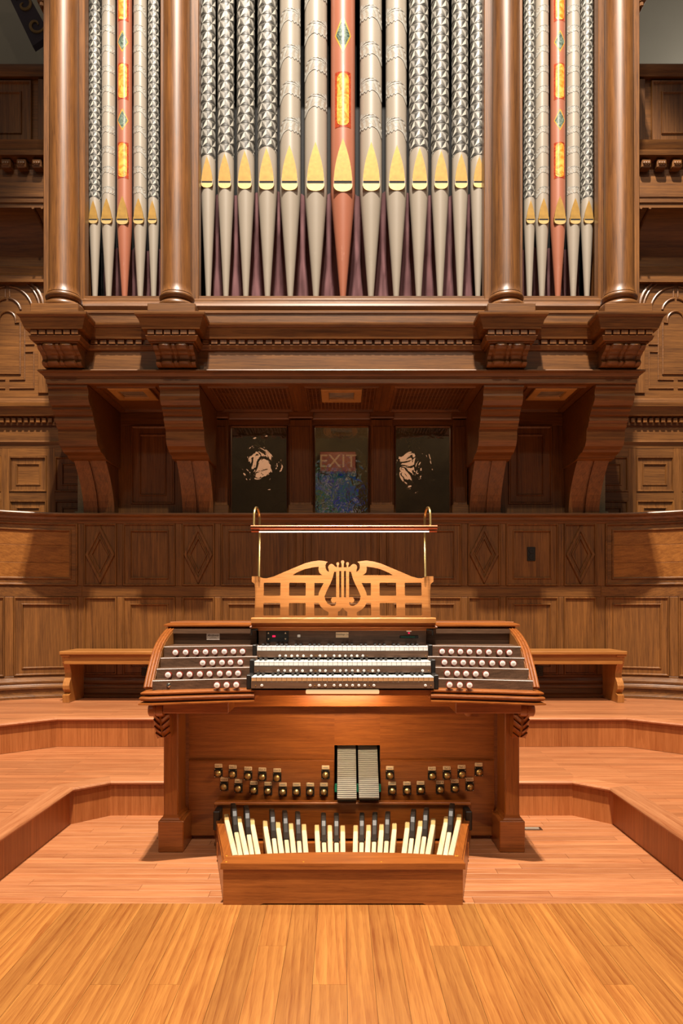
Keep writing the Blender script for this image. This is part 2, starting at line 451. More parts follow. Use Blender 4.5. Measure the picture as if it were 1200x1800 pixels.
# ------------------------------------------------------------------ wainscot wall behind (curves forward at both ends)
D0, U0, RC, AMAX = 6.05, 2.27, 1.25, radians(62)
def wmap(u, n, z):
    s = 1 if u >= 0 else -1; a = (abs(u) - U0) / RC
    if a <= 0: return (u, D0 - n, z)
    ext = 0
    if a > AMAX: ext = (a - AMAX) * RC; a = AMAX
    x = U0 + RC * sin(a) + ext * cos(a); y = D0 - RC * (1 - cos(a)) - ext * sin(a)
    return (s * (x - n * sin(a)), y - n * cos(a), z)
def wpath(n=0, u0=-3.75, u1=3.75):
    us = [u0]; st = .09
    u = u0
    while u < u1 - 1e-6:
        u = u + st if abs(u) > U0 - .02 or u + st > U0 else U0
        if abs(u) < U0 and u > 0: u = U0
        u = min(u, u1); us.append(u)
    return [wmap(u, n, 0)[:2] for u in us]
wall = thing('wall_back', (0, D0, H2), 'dark oak panelled wainscot wall curving forward at both ends', kind='structure')
zr = lambda y: PZ(y, D0)
Z_BASE, Z_L0, Z_L1, Z_U0, Z_U1, Z_CAP = H2, .610, 1.30, 1.398, 1.952, 2.035
wp = wpath()
slab = MB()
slab.sweep([(-.08, H2), (-.012, H2), (-.012, Z_CAP - .005), (-.08, Z_CAP - .005)], wp[:])
part(wall, 'wall_backing', slab, M['oak_x'])
def wbox(u0, u1, z0, z1, n0, n1, b=.004):
    k = max(1, int(abs(u1 - u0) / .07)) if max(abs(u0), abs(u1)) > U0 else 1
    mb = MB(); rings(mb, [(u0, u1, z0, z1, n0), (u0, u1, z0, z1, n1 - b), (u0 + b, u1 - b, z0 + b, z1 - b, n1)], wmap, k)
    return mb
PAN = [(0, .0), (.005, .011), (.013, .011), (.02, -.004), (.052, -.004)]
def wpanel(u0, u1, z0, z1, deep=True):
    k = max(1, int(abs(u1 - u0) / .07)) if max(abs(u0), abs(u1)) > U0 else 1
    st = list(PAN)
    if deep: st = [(0, 0), (.004, .009), (.012, .009), (.018, -.003), (.060, -.003), (.064, .006), (.070, .006), (.076, -.008)]
    else: st = [(0, 0), (.004, .009), (.012, .009), (.02, -.006)]
    mb = MB(); rings(mb, inset(u0, u1, z0, z1, st), wmap, k)
    return mb
U = lambda px: (px - 600) * D0 / F
cols = [(147, 205, 'd'), (216, 308, 'p'), (320, 377, 'd'), (388, 520, 'p'), (533, 666, 'p'), (679, 811, 'p'), (822, 879, 'd'), (889, 981, 'p'), (991, 1048, 'd')]
edges = [(-3.45, -2.93, 'c'), (-2.86, -2.335, 'c')] + [(U(a), U(c), t) for a, c, t in cols] + [(2.335, 2.86, 'c'), (2.93, 3.45, 'c')]
# rails
for a, c in ((-3.7, -2.3), (-2.3, 2.3), (2.3, 3.7)):
    part(wall, 'rail', wbox(a, c, Z_L1, Z_U0, -.012, .0), M['oak_x'])
    part(wall, 'rail', wbox(a, c, Z_U1, Z_CAP - .03, -.012, .0), M['oak_x'])
    part(wall, 'rail', wbox(a, c, .56, Z_L0, -.012, .0), M['oak_x'])
# stiles between panels
allc = sorted(edges)
for i in range(len(allc) - 1):
    u0, u1 = allc[i][1], allc[i + 1][0]
    part(wall, 'stile', wbox(u0, u1, Z_L0, Z_L1, -.012, 0), M['oak_z'])
    if not (allc[i][2] == 'c' and allc[i + 1][2] == 'c'):
        part(wall, 'stile', wbox(u0, u1, Z_U0, Z_U1, -.012, 0), M['oak_z'])
for u0, u1, t in allc:
    part(wall, 'panel', wpanel(u0, u1, Z_L0, Z_L1, t != 'd'), M['oak_z'])
    if t == 'p':
        part(wall, 'panel', wpanel(u0, u1, Z_U0, Z_U1), M['oak_z'])
    elif t == 'd':
        pn = part(wall, 'diamond_panel', wpanel(u0, u1, Z_U0, Z_U1, False), M['oak_z'])
        um, zm = (u0 + u1) / 2, (Z_U0 + Z_U1) / 2; hu, hz = (u1 - u0) / 2 - .012, (Z_U1 - Z_U0) / 2 - .012
        for k, (wo, nn) in enumerate(((0, .012), (.042, .010))):
            fu, fz = hu - wo * .9, hz - wo * 1.9
            if k == 0:
                mb = MB(); lp = []
                for fac, n in ((0, -.006), (.05, .012), (.22, .012), (.27, .0), (.36, .0), (.40, .009), (.47, .009), (.52, -.010)):
                    lp.append([wmap(um - hu * (1 - fac), n, zm), wmap(um, n, zm - hz * (1 - fac)), wmap(um + hu * (1 - fac), n, zm), wmap(um, n, zm + hz * (1 - fac))])
                vs = [p for l in lp for p in l]; fs = []
                for r in range(len(lp) - 1):
                    for i in range(4): fs.append((r * 4 + i, r * 4 + (i + 1) % 4, r * 4 + 4 + (i + 1) % 4, r * 4 + 4 + i))
                fs.append(tuple(range(len(vs) - 4, len(vs)))); mb.add(vs, fs)
                part(pn, 'diamond_moulding', mb, M['oak_z'])
for sg in (-1, 1):       # long boarded panel on each curve
    a, c = sorted((sg * 2.335, sg * 3.6))
    st = [(0, 0), (.005, .012), (.014, .012), (.022, -.002), (.055, -.002), (.06, .008), (.068, .008), (.076, -.008)]
    mb = MB(); rings(mb, inset(a, c, Z_U0, Z_U1, st), wmap, 18, fill=False)
    pn = part(wall, 'panel_frame', mb, M['oak_x'])
    zz = [Z_U0 + .07, 1.60, 1.755, Z_U1 - .07]
    for i in range(3):
        part(pn, 'board', wbox(a + .07, c - .07, zz[i] + .001, zz[i + 1] - .001, -.012, -.006, .002), M['curve_board'])
cap = [(-.02, Z_CAP - .085), (.004, Z_CAP - .085), (.010, Z_CAP - .075), (.012, Z_CAP - .06), (.030, Z_CAP - .048), (.034, Z_CAP - .036), (.055, Z_CAP - .026), (.066, Z_CAP - .02), (.07, Z_CAP - .01), (.064, Z_CAP), (-.2, Z_CAP)]
part(wall, 'cap_rail', MB().sweep(cap, wp), M['oak_x'], smooth=True)
base = [(-.02, H2), (.075, H2), (.075, H2 + .018), (.062, H2 + .03), (.045, H2 + .035), (.045, H2 + .075), (.06, H2 + .082), (.062, H2 + .098), (.045, H2 + .108), (.034, H2 + .12), (.04, H2 + .132), (.04, H2 + .145), (.012, H2 + .165), (0, H2 + .175), (-.02, H2 + .175)]
bb = thing('baseboard_back', (0, D0, H2), 'moulded dark oak baseboard along the wainscot', kind='structure')
part(bb, 'baseboard_moulding', MB().sweep(base, wp), M['oak_x'], smooth=True)

def outlet(label, c, w_, h_):
    t = thing('wall_outlet', c, label, 'outlet')
    x, y, z = c
    part(t, 'cover_plate', MB().box(x - w_ / 2, x + w_ / 2, y - .008, y, z - h_ / 2, z + h_ / 2, .004), M['iron'])
    for dz in (-.22, .22):
        so = part(t, 'socket', MB().lathe([(.0, -.012), (.3 * w_, -.012), (.33 * w_, -.007)], (x, y, z + dz * h_), 14, 'y'), M['ebony'])
        for dx in (-.1, .1):
            part(so, 'slot', MB().box(x + dx * w_ - .002, x + dx * w_ + .002, y - .0135, y - .0115, z + dz * h_ - .006, z + dz * h_ + .006), M['black'])
outlet('black outlet plate in a panel beside the right diamonds', (PX(933, 6.06), 6.058, PZ(974, 6.06)), .073, .125)
outlet('dark outlet box low on the wall under the left bench end', (PX(253, 5.97), 6.0, PZ(1181, 5.97)), .06, .075)
outlet('dark outlet box low on the wall under the right bench end', (PX(950, 5.97), 6.0, PZ(1180, 5.97)), .06, .09)

# ------------------------------------------------------------------ window wall under the organ case
YW = 6.13
ww = thing('wall_back', (0, YW, Z_CAP), 'dark recessed wall with three windows under the organ case', kind='structure')
ZB, ZT = Z_CAP, 2.99
zw = lambda y: PZ(y, YW)
wins = [(404, 506), (551, 649), (693, 793)]
zs0, zs1 = ZB + .012, zw(748)
def fbox(x0, x1, y0, y1, z0, z1, b=.004): return MB().box(x0, x1, y0, y1, z0, z1, b)
xs = [-2.30] + [PX(p, YW) for wn in wins for p in wn] + [2.30]
for i in range(0, len(xs), 2):
    part(ww, 'wall_panel_board', fbox(xs[i], xs[i + 1], YW, YW + .06, ZB - .01, zs1 + .0), M['oak_z'])
part(ww, 'head_board', fbox(-2.30, 2.30, YW, YW + .06, zs1, ZT), M['oak_x'])
ent = [(0, zw(746)), (.012, zw(746)), (.012, zw(738)), (.02, zw(736)), (.035, zw(728)), (.035, zw(722)), (0, zw(722))]
part(ww, 'window_cornice', MB().sweep(ent, [(-1.12, YW), (1.12, YW)]), M['oak_x'])
for a, c in ((376, 400), (509, 548), (652, 690), (796, 821)):
    x0, x1 = PX(a, YW - .04), PX(c, YW - .04)
    pl = part(ww, 'pilaster', fbox(x0, x1, YW - .045, YW, ZB, zw(740)), M['oak_z'])
    part(pl, 'pilaster_field', MB().box(x0 + .018, x1 - .018, YW - .050, YW - .04, ZB + .11, zw(752), .003), M['oak_z'])
    part(pl, 'pilaster_base', MB().box(x0 - .012, x1 + .012, YW - .062, YW, ZB, zw(889), .006), M['oak_x'])
    part(pl, 'pilaster_cap', MB().box(x0 - .012, x1 + .012, YW - .07, YW, zw(738), zw(724), .006), M['oak_x'])
def glassmat(name, sc, st, fac, tint):
    m, nt, b = nodes(name); N = nt.nodes; L = nt.links; N.remove(b)
    tr = N.new('ShaderNodeBsdfTransparent'); tr.inputs[0].default_value = tint
    gl = N.new('ShaderNodeBsdfGlossy'); gl.inputs['Roughness'].default_value = .015; gl.inputs[0].default_value = (1, 1, 1, 1)
    mx = N.new('ShaderNodeMixShader'); mx.inputs[0].default_value = fac
    tc = N.new('ShaderNodeTexCoord'); nz = N.new('ShaderNodeTexNoise'); nz.inputs['Scale'].default_value = sc; nz.inputs['Detail'].default_value = 2.5; nz.inputs['Distortion'].default_value = .8
    bp = N.new('ShaderNodeBump'); bp.inputs['Strength'].default_value = st; bp.inputs['Distance'].default_value = .01
    L.new(tc.outputs['Object'], nz.inputs['Vector']); L.new(nz.outputs['Fac'], bp.inputs['Height']); L.new(bp.outputs['Normal'], gl.inputs['Normal'])
    L.new(tr.outputs[0], mx.inputs[1]); L.new(gl.outputs[0], mx.inputs[2]); L.new(mx.outputs[0], N['Material Output'].inputs['Surface'])
    return m
M['glass_a'] = glassmat('wavy_old_glass', 7, .16, .26, (.6, .53, .44, 1))
M['glass_b'] = glassmat('rippled_old_glass', 16, .10, .22, (.7, .62, .5, 1))
wl = ['old wavy glass window at left below the organ case', 'middle window with a red exit sign behind the glass', 'old wavy glass window at right below the organ case']
for i, (a, c) in enumerate(wins):
    x0, x1 = PX(a, YW), PX(c, YW)
    t = thing('window_%d' % (i + 1), ((x0 + x1) / 2, YW, zs0), wl[i], kind='structure')
    mb = MB(); rings(mb, [(x0, x1, zs0, zs1, -.002), (x0 + .008, x1 - .008, zs0 + .008, zs1 - .008, .008), (x0 + .016, x1 - .016, zs0 + .012, zs1 - .014, -.02)], lambda u, n, z: (u, YW - n, z), 1, fill=False)
    part(t, 'window_frame', mb, M['oak_z'])
    part(t, 'pane', MB().box(x0 + .004, x1 - .004, YW + .022, YW + .026, zs0 + .004, zs1 - .004), M['glass_b' if i == 1 else 'glass_a'])
ch = thing('wall_far', (0, 7.5, Z_CAP), 'dim passage behind the three windows', kind='structure')
M['passage'] = plain('passage_plaster', '#66593f', .8, noise=.75, nscale=3)
part(ch, 'passage_back', MB().box(-1.3, 1.3, 7.5, 7.56, 1.6, 3.2), M['passage'])
part(ch, 'passage_side', MB().box(-1.34, -1.3, 6.2, 7.56, 1.6, 3.2), M['passage'])
part(ch, 'passage_side', MB().box(1.3, 1.34, 6.2, 7.56, 1.6, 3.2), M['passage'])
part(ch, 'passage_top', MB().box(-1.34, 1.34, 6.2, 7.56, 3.2, 3.24), M['passage'])
part(ch, 'passage_floor', MB().box(-1.34, 1.34, 6.2, 7.56, 1.56, 1.6), M['passage'])
ye = 7.4
ex = thing('exit_sign', P(594, 829, ye), 'red exit sign seen through the middle window', 'sign')
a0, a1 = P(562, 829, ye), P(625, 794, ye)
part(ex, 'sign_box', MB().box(a0.x, a1.x, ye, ye + .1, a0.z, a1.z, .006), M['exit'])
tm = text_mesh('EXIT', .2); tm.materials.append(M['exitlet'])
at(ex, 'lettering', tm, ((a0.x + a1.x) / 2, ye - .003, (a0.z + a1.z) / 2), (pi / 2, 0, 0))

# ------------------------------------------------------------------ organ case
case = thing('organ_case', (0, 5.6, Z_CAP), 'carved dark oak organ case cantilevered on four scrolled brackets', 'organ case')
YF, YR = 5.30, 5.11                 # frieze plane, plane of the forward breaks
BX = [-2.135, -1.265, 1.265, 2.135]
HB = .165
zc = lambda y, d: PZ(y, d)
def front_path(y0, y1, xe=2.30):
    p = [(-xe, 6.12), (-xe, y1), (BX[0] + HB, y1), (BX[0] + HB, y0), (BX[1] - HB, y0), (BX[1] - HB, y1), (BX[1] + HB, y1), (BX[1] + HB, y0)]
    return p + [(-a, c) for a, c in reversed(p)]
straight = [(-2.29, 6.12), (-2.29, YF), (2.29, YF), (2.29, 6.12)]
part(case, 'frieze', MB().sweep([(-.03, 2.95), (0, 2.95), (0, 3.24), (-.03, 3.24)], straight), M['oak_x'])
arch = [(-.05, 2.945), (.0, 2.945), (.004, 2.95), (.004, 2.982), (.012, 2.986), (.014, 2.998), (.03, 3.012), (.034, 3.02), (.046, 3.024), (.05, 3.032), (.046, 3.040), (.03, 3.046), (.0, 3.05)]
part(case, 'architrave_moulding', MB().sweep(arch, straight), M['oak_x'], smooth=True)
fp = front_path(YF, YR)
part(case, 'entablature', MB().sweep([(0, 3.20), (.012, 3.20), (.018, 3.205), (.026, 3.225), (.03, 3.232), (.03, 3.236), (.016, 3.237), (.016, 3.275), (0, 3.275)], fp), M['oak_x'])
part(case, 'cornice', MB().sweep([(0, 3.275), (.05, 3.276), (.052, 3.284), (.058, 3.30), (.068, 3.33), (.076, 3.355), (.082, 3.360), (.090, 3.363), (.094, 3.372), (.094, 3.386), (0, 3.388)], fp), M['oak_x'], smooth=25)
# solid cores of the forward breaks
for bx in BX:
    part(case, 'break_core', MB().box(bx - HB + .001, bx + HB - .001, YR + .001, YF, 3.19, 3.385), M['oak_x'])
# dentils
dm = MB().box(-.025, .025, -.024, 0, 0, .034, .002).mesh('dentil', M['oak_z'])
def dentil_run(xa, xb, y, n):
    st = (xb - xa) / n
    for i in range(n): at(case, 'dentil', dm, (xa + st * (i + .5), y - .014, 3.240))
dentil_run(-1.085, 1.085, YF, 31)
for s in (-1, 1):
    a, c = sorted((s * (1.265 + HB + .03), s * (2.135 - HB - .03))); dentil_run(a, c, YF, 7)
for bx in BX: dentil_run(bx - HB - .018, bx + HB + .018, YR, 6)
# sill and blocking course that carry the pipes
sill = [(-.16, 3.386), (-.015, 3.386), (-.015, 3.49), (-.005, 3.497), (-.005, 3.512), (-.02, 3.522), (-.03, 3.53), (-.022, 3.54), (-.012, 3.555), (-.022, 3.575), (-.04, 3.582), (-.05, 3.60), (-.06, 3.61), (-.06, 3.625), (-.075, 3.64), (-.075, 3.66), (-.16, 3.66)]
part(case, 'sill_moulding', MB().sweep(sill, [(-2.28, YF), (2.28, YF)]), M['oak_x'], smooth=25)
part(case, 'sill_deck', MB().box(-2.28, 2.28, 5.40, 6.1, 3.56, 3.658), M['oak_x'])
# stiles, sides, top, back
ZTOP = 6.7
for a, c in ((-2.345, -2.02), (-1.425, -1.122), (1.122, 1.425), (2.02, 2.345)):
    st = part(case, 'case_stile', MB().box(a, c, 5.37, 5.46, 3.60, ZTOP, .005), M['oak_z'])
for a in (-2.09, -1.375, -1.19, 1.18, 1.365, 2.08):
    part(case, 'bay_reveal', MB().box(a, a + .01, 5.46, 5.72, 3.66, ZTOP), M['oak_z'])
for s in (-1, 1):
    part(case, 'case_side', MB().box(*sorted((s * 2.30, s * 2.33)), 5.46, 6.2, 3.4, ZTOP), M['oak_z'])
part(case, 'case_top', MB().box(-2.4, 2.4, 5.3, 6.25, ZTOP, ZTOP + .08), M['oak_x'])
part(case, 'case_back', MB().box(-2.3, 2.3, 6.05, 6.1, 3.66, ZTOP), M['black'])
# capital blocks at the case sides, high up
for s in (-1, 1):
    for k, (w_, z0, z1) in enumerate(((.03, 5.93, 5.97), (.05, 5.97, 6.04), (.075, 6.04, 6.1), (.11, 6.1, 6.3))):
        part(case, 'side_capital_moulding', MB().box(*sorted((s * 2.345, s * (2.345 + w_))), 5.36, 5.7, z0, z1, .008), M['oak_x'])
# columns on the breaks
YC = 5.255
for bx in BX:
    shaft = [(.122, 3.60), (.118, 3.615), (.112, 3.63), (.110, 3.66), (.108, 4.6), (.105, 5.6), (.103, ZTOP)]
    co = part(case, 'column', MB().lathe(shaft, (bx, YC, 0), 40), M['oak_z'], smooth=True)
    cb = []
    for (zc0, r0, rad) in ((3.502, .118, .030), (3.575, .110, .024)):
        for i in range(9):
            a = -pi / 2 + pi * i / 8; cb.append((r0 + rad * cos(a), zc0 + rad * sin(a)))
        if zc0 < 3.55: cb += [(.112, 3.535), (.106, 3.54), (.106, 3.548)]
    part(co, 'column_base', MB().lathe([(.05, 3.472)] + cb + [(.05, 3.60)], (bx, YC, 0), 40), M['oak_x'], smooth=True)
    part(co, 'plinth', MB().box(bx - .178, bx + .178, 5.075, 5.40, 3.386, 3.472, .004), M['oak_x'])
    part(co, 'plinth_step', MB().box(bx - .225, bx + .225, 5.035, 5.40, 3.384, 3.394, .003), M['oak_x'])
# carved scroll blocks under the breaks
def scroll_block(bx):
    def fn(u, v):
        xx = (u - .5) * .30
        t = v                                  # 0 top .. 1 bottom
        cp = [(0, .15), (.08, .178), (.18, .185), (.3, .17), (.43, .125), (.55, .092), (.66, .082), (.76, .092), (.85, .102), (.94, .09), (1, .06)]
        h = cp[-1][1]
        for (t0, h0), (t1, h1) in zip(cp, cp[1:]):
            if t0 <= t <= t1: h = h0 + (h1 - h0) * (3 * ((t - t0) / (t1 - t0)) ** 2 - 2 * ((t - t0) / (t1 - t0)) ** 3); break
        yy = 5.30 - h
        a = abs(xx) / .15
        groove = .014 * math.exp(-((a - .12) / .03) ** 2) + .014 * math.exp(-((a - .74) / .03) ** 2)
        lob = -.012 * sin(pi * min(1, max(0, (a - .14) / .58))) ** .6 if .14 < a < .72 else (.006 if a > .76 else -.006)
        rip = 0
        return (bx + xx, yy + groove + lob + rip, 3.200 - .145 * t)
    mb = MB(); nu, nv = 60, 26; mb.grid(fn, nu, nv)
    n = len(mb.v); back = [(x_, 5.30, z_) for x_, y_, z_ in mb.v]
    bd = [i * (nv + 1) for i in range(nu + 1)] + [nu * (nv + 1) + j for j in range(1, nv + 1)] + [i * (nv + 1) + nv for i in range(nu - 1, -1, -1)] + [j for j in range(nv - 1, 0, -1)]
    bv = [mb.v[i] for i in bd] + [back[i] for i in bd]; L = len(bd)
    mb.add(bv, [(i, (i + 1) % L, L + (i + 1) % L, L + i) for i in range(L)])
    part(case, 'carved_scroll', mb, M['oak_x'], smooth=50)
for bx in BX: scroll_block(bx)
# brackets
def bracket(bx):
    br = thing_part = part(case, 'bracket', MB().prism([(6.12, 2.945), (5.315, 2.945), (5.315, 2.925), (5.335, 2.915), (5.345, 2.88), (5.335, 2.86), (5.345, 2.83), (5.375, 2.80), (5.40, 2.795), (5.40, 2.775), (5.425, 2.765), (5.435, 2.74), (5.455, 2.735), (5.455, 2.70), (5.475, 2.685), (5.485, 2.66), (5.515, 2.645), (5.525, 2.56), (5.555, 2.52), (5.60, 2.50), (5.62, 2.485), (5.70, 2.475), (5.74, 2.455), (5.80, 2.45), (6.12, 2.45)], 'x', bx - .155, bx + .155), M['oak_x'])
    lp = [(6.12, 2.455), (5.79, 2.455)]
    for i in range(9):
        t = i / 8; lp.append((5.79 + .225 * sin(t * pi / 2) ** .9, 2.455 - (2.455 - Z_CAP) * t))
    lp.append((6.12, Z_CAP))
    part(br, 'bracket_leg', MB().prism(lp, 'x', bx - .135, bx - .012), M['oak_z'])
    part(br, 'bracket_leg', MB().prism(lp, 'x', bx + .012, bx + .135), M['oak_z'])
    part(br, 'leg_groove', MB().prism([(p + .02 if p < 6.1 else p, q) for p, q in lp], 'x', bx - .012, bx + .012), M['oak_z'])
for bx in BX: bracket(bx)
# soffit
ZS = 2.952
def soffit_frame(x0, x1, y0, y1):
    mb = MB()
    rings(mb, [(x0, x1, y0, y1, 0), (x0 + .05, x1 - .05, y0 + .045, y1 - .045, 0), (x0 + .055, x1 - .055, y0 + .05, y1 - .05, .010), (x0 + .065, x1 - .065, y0 + .06, y1 - .06, .010), (x0 + .075, x1 - .075, y0 + .07, y1 - .07, -.02)], lambda u, n, v: (u, v, ZS - n), 1, fill=False)
    return mb
part(case, 'soffit_board', MB().box(-2.28, 2.28, 5.34, 6.13, ZS + .02, ZS + .05), M['black'])
for a, c in ((-1.11, -.37), (-.345, .345), (.37, 1.11)):
    fr = part(case, 'soffit_frame', soffit_frame(a, c, 5.345, 6.12), M['oak_x'])
    mb = MB(); n = int((c - a - .15) / .031)
    for i in range(n + 1):
        xx = a + .075 + (c - a - .15) * i / n; mb.box(xx - .004, xx + .004, 5.41, 6.055, ZS + .006, ZS + .012)
    for j in range(22):
        yy = 5.415 + .635 * j / 21; mb.box(a + .075, c - .075, yy - .004, yy + .004, ZS + .010, ZS + .016)
    part(fr, 'lattice_grille', mb, M['oak_x'])
for a, c in ((-.37, -.345), (.345, .37)):
    part(case, 'soffit_rail', MB().box(a - .02, c + .02, 5.34, 6.13, ZS - .006, ZS + .02, .003), M['oak_y'])
for s in (-1, 1):
    a, c = sorted((s * 1.415, s * 1.985))
    fr = part(case, 'soffit_frame', soffit_frame(a, c, 5.345, 6.12), M['oak_x'])
    part(fr, 'soffit_panel', MB().box(a + .07, c - .07, 5.41, 6.06, ZS + .008, ZS + .02), M['oak_x'])
# side return panels of the recess, panels on the back wall between the brackets
for s in (-1, 1):
    x0, x1 = sorted((s * 1.405, s * 1.98))
    mb = MB(); rings(mb, [(x0 + .09, x1 - .09, 2.13, zw(748), 0), (x0 + .095, x1 - .095, 2.135, zw(749), .012), (x0 + .105, x1 - .105, 2.145, zw(751), .012), (x0 + .113, x1 - .113, 2.153, zw(753), -.004 + .006), (x0 + .165, x1 - .165, 2.205, zw(763), .002), (x0 + .17, x1 - .17, 2.21, zw(764), .011), (x0 + .177, x1 - .177, 2.217, zw(765.5), .011), (x0 + .183, x1 - .183, 2.223, zw(767), .001)], lambda u, n, z: (u, YW - .002 - n, z), 1)
    part(ww, 'panel', mb, M['oak_z'])
# curtain behind the pipe feet
def curt(x0, x1, z0, z1):
    def fn(u, v):
        xx = x0 + (x1 - x0) * u; zz = z0 + (z1 - z0) * v
        return (xx, 5.80 + .022 * sin(xx * 41 + 2 * sin(zz * 3)) + .012 * sin(xx * 97 + zz * 4) + .008 * sin(zz * 19 + xx * 7), zz)
    return MB().grid(fn, int((x1 - x0) * 60), 14)
for a, c, zt, lb in ((-2.01, -1.436, 4.25, 'left'), (-1.12, 1.12, 4.72, 'centre'), (1.436, 2.01, 4.25, 'right')):
    t = curt(a, c, 3.66, zt); o = part(None, 'curtain', t, M['curtain'], smooth=80)
    o['label'] = 'mauve cloth curtain behind the pipe feet of the %s bay' % lb; o['category'] = 'curtain'; o['group'] = 'curtains behind the pipes'

# recessed soffit lights
def soffit_light(cx, y0, y1, label):
    hw = .165; t = thing('recessed_light', (cx, (y0 + y1) / 2, ZS), label, 'light', 'recessed lights under the case')
    rc = lambda u, n, v: (u, v, ZS - n)
    mb = MB(); rings(mb, [(cx - hw, cx + hw, y0, y1, -.008), (cx - hw, cx + hw, y0, y1, .014), (cx - hw + .005, cx + hw - .005, y0 + .005, y1 - .005, .018), (cx - hw + .06, cx + hw - .06, y0 + .06, y1 - .06, .018), (cx - hw + .065, cx + hw - .065, y0 + .065, y1 - .065, .006)], rc, 1, fill=False)
    part(t, 'light_frame', mb, M['lightwood'])
    def dome(u, v):
        a = (u - .5) * 2; e = (v - .5) * 2
        return (cx + a * (hw - .06), (y0 + y1) / 2 + e * ((y1 - y0) / 2 - .06), ZS - .004 - .010 * (1 - a * a) * (1 - e * e))
    part(t, 'light_lens', MB().grid(dome, 8, 8), M['lens'], smooth=80)
soffit_light(.0, 5.43, 5.76, 'square recessed light in the middle lattice of the soffit')
soffit_light(-1.69, 5.40, 5.70, 'square recessed light in the left end of the soffit')
soffit_light(1.70, 5.40, 5.70, 'square recessed light in the right end of the soffit')

# ------------------------------------------------------------------ pipes
YP = 5.56
SH = {'u': (0, 2, 3), 'd': (2, 1, 3)}
def star_decor(r, z0, z1, a, drop):
    mb = MB(); hgt = a * sqrt(3) / 2; amax = pi * .62 * r
    n = 4; rows = int((z1 - z0) / hgt) + 2
    def emit(tri, mi):
        for q in subdiv_tris(tri, n):
            vs = []
            for p in q:
                th = p.x / r; zlow = z0 - drop * (1 - cos(th)) ** 1.0
                vs.append((r * 1.02 * sin(th), -r * 1.02 * cos(th), max(p.y, zlow)))
            if max(v[2] for v in vs) - min(v[2] for v in vs) > 1e-4: mb.add(vs, [(0, 1, 2)], mi)
    jmax = int(amax / a) + 2
    for i in range(-3, rows):
        zb = z0 + i * hgt; off = a / 2 if i % 2 else 0
        for j in range(-jmax, jmax + 1):
            xb = j * a + off
            for up in (1, 0):
                if up: A, B, Cc = (xb, zb), (xb + a, zb), (xb + a / 2, zb + hgt)
                else: A, B, Cc = (xb + a / 2, zb + hgt), (xb + a * 1.5, zb + hgt), (xb + a, zb)
                cx_, cz_ = (A[0] + B[0] + Cc[0]) / 3, (A[1] + B[1] + Cc[1]) / 3
                if abs(cx_) > amax or cz_ > z1 or cz_ < z0 - drop * 1.6: continue
                c = (cx_, cz_, 0); A3, B3, C3 = A + (0,), B + (0,), Cc + (0,)
                if up:
                    emit([(A3, B3, c)], 3); emit([(B3, C3, c)], 2); emit([(C3, A3, c)], 0)
                else:
                    emit([(A3, B3, c)], 2); emit([(B3, C3, c)], 3); emit([(C3, A3, c)], 1)
    return mb
ACAN = [(-1, -.62), (-.9, -.75), (-.75, -.72), (-.6, -.55), (-.45, -.38), (-.2, -.26), (.0, -.22), (.1, -.36), (.22, -.2), (.36, -.42), (.46, -.22), (.62, -.4), (.72, -.18), (.9, -.36), (.98, -.12), (.86, .0), (.98, .2), (.9, .42), (.98, .66), (.86, .86), (.68, .82), (.6, .6), (.5, .74), (.38, .52), (.28, .7), (.14, .52), (.02, .72), (-.1, .52), (-.26, .66), (-.36, .44), (-.56, .5), (-.6, .26), (-.78, .2), (-.74, 0), (-.92, -.12), (-.86, -.32), (-1.0, -.44)]
_n = len(ACAN)
ACAN = [q for i in range(_n) for q in ((ACAN[i][0] * .75 + ACAN[(i + 1) % _n][0] * .25, ACAN[i][1] * .75 + ACAN[(i + 1) % _n][1] * .25), (ACAN[i][0] * .25 + ACAN[(i + 1) % _n][0] * .75, ACAN[i][1] * .25 + ACAN[(i + 1) % _n][1] * .75))]
def acan_tris(scale):
    pts = [(p * scale, q * scale) for p, q in ACAN]
    _, t = tess([pts])
    return subdiv_tris([[(pts[i][0], pts[i][1], 0) for i in f] for f in t], 4)
ACT, ACO = acan_tris(1.0), acan_tris(1.045)
def wrap(mb, tris, r, cz, sx, sz, mi=0, lift=1.006):
    for q in tris:
        mb.add([(r * lift * sin(p.x * sx / r), -r * lift * cos(p.x * sx / r), cz + p.y * sz) for p in q], [(0, 1, 2)], mi)
def polytris(pts, n=8):
    _, t = tess([pts]); return subdiv_tris([[(pts[i][0], pts[i][1], 0) for i in f] for f in t], n)
DIA = polytris([(0, -1), (1, 0), (0, 1), (-1, 0)])
REC = polytris([(-1, -1), (-.5, -1), (0, -1), (.5, -1), (1, -1), (1, 1), (.5, 1), (0, 1), (-.5, 1), (-1, 1)])
OVA = polytris([(cos(a) * .72, (sin(a) * .72 / 3.4 + (.74 if sin(a) > 0 else -.74))) for a in [pi * 2 * i / 28 + .01 for i in range(28)]], 6)
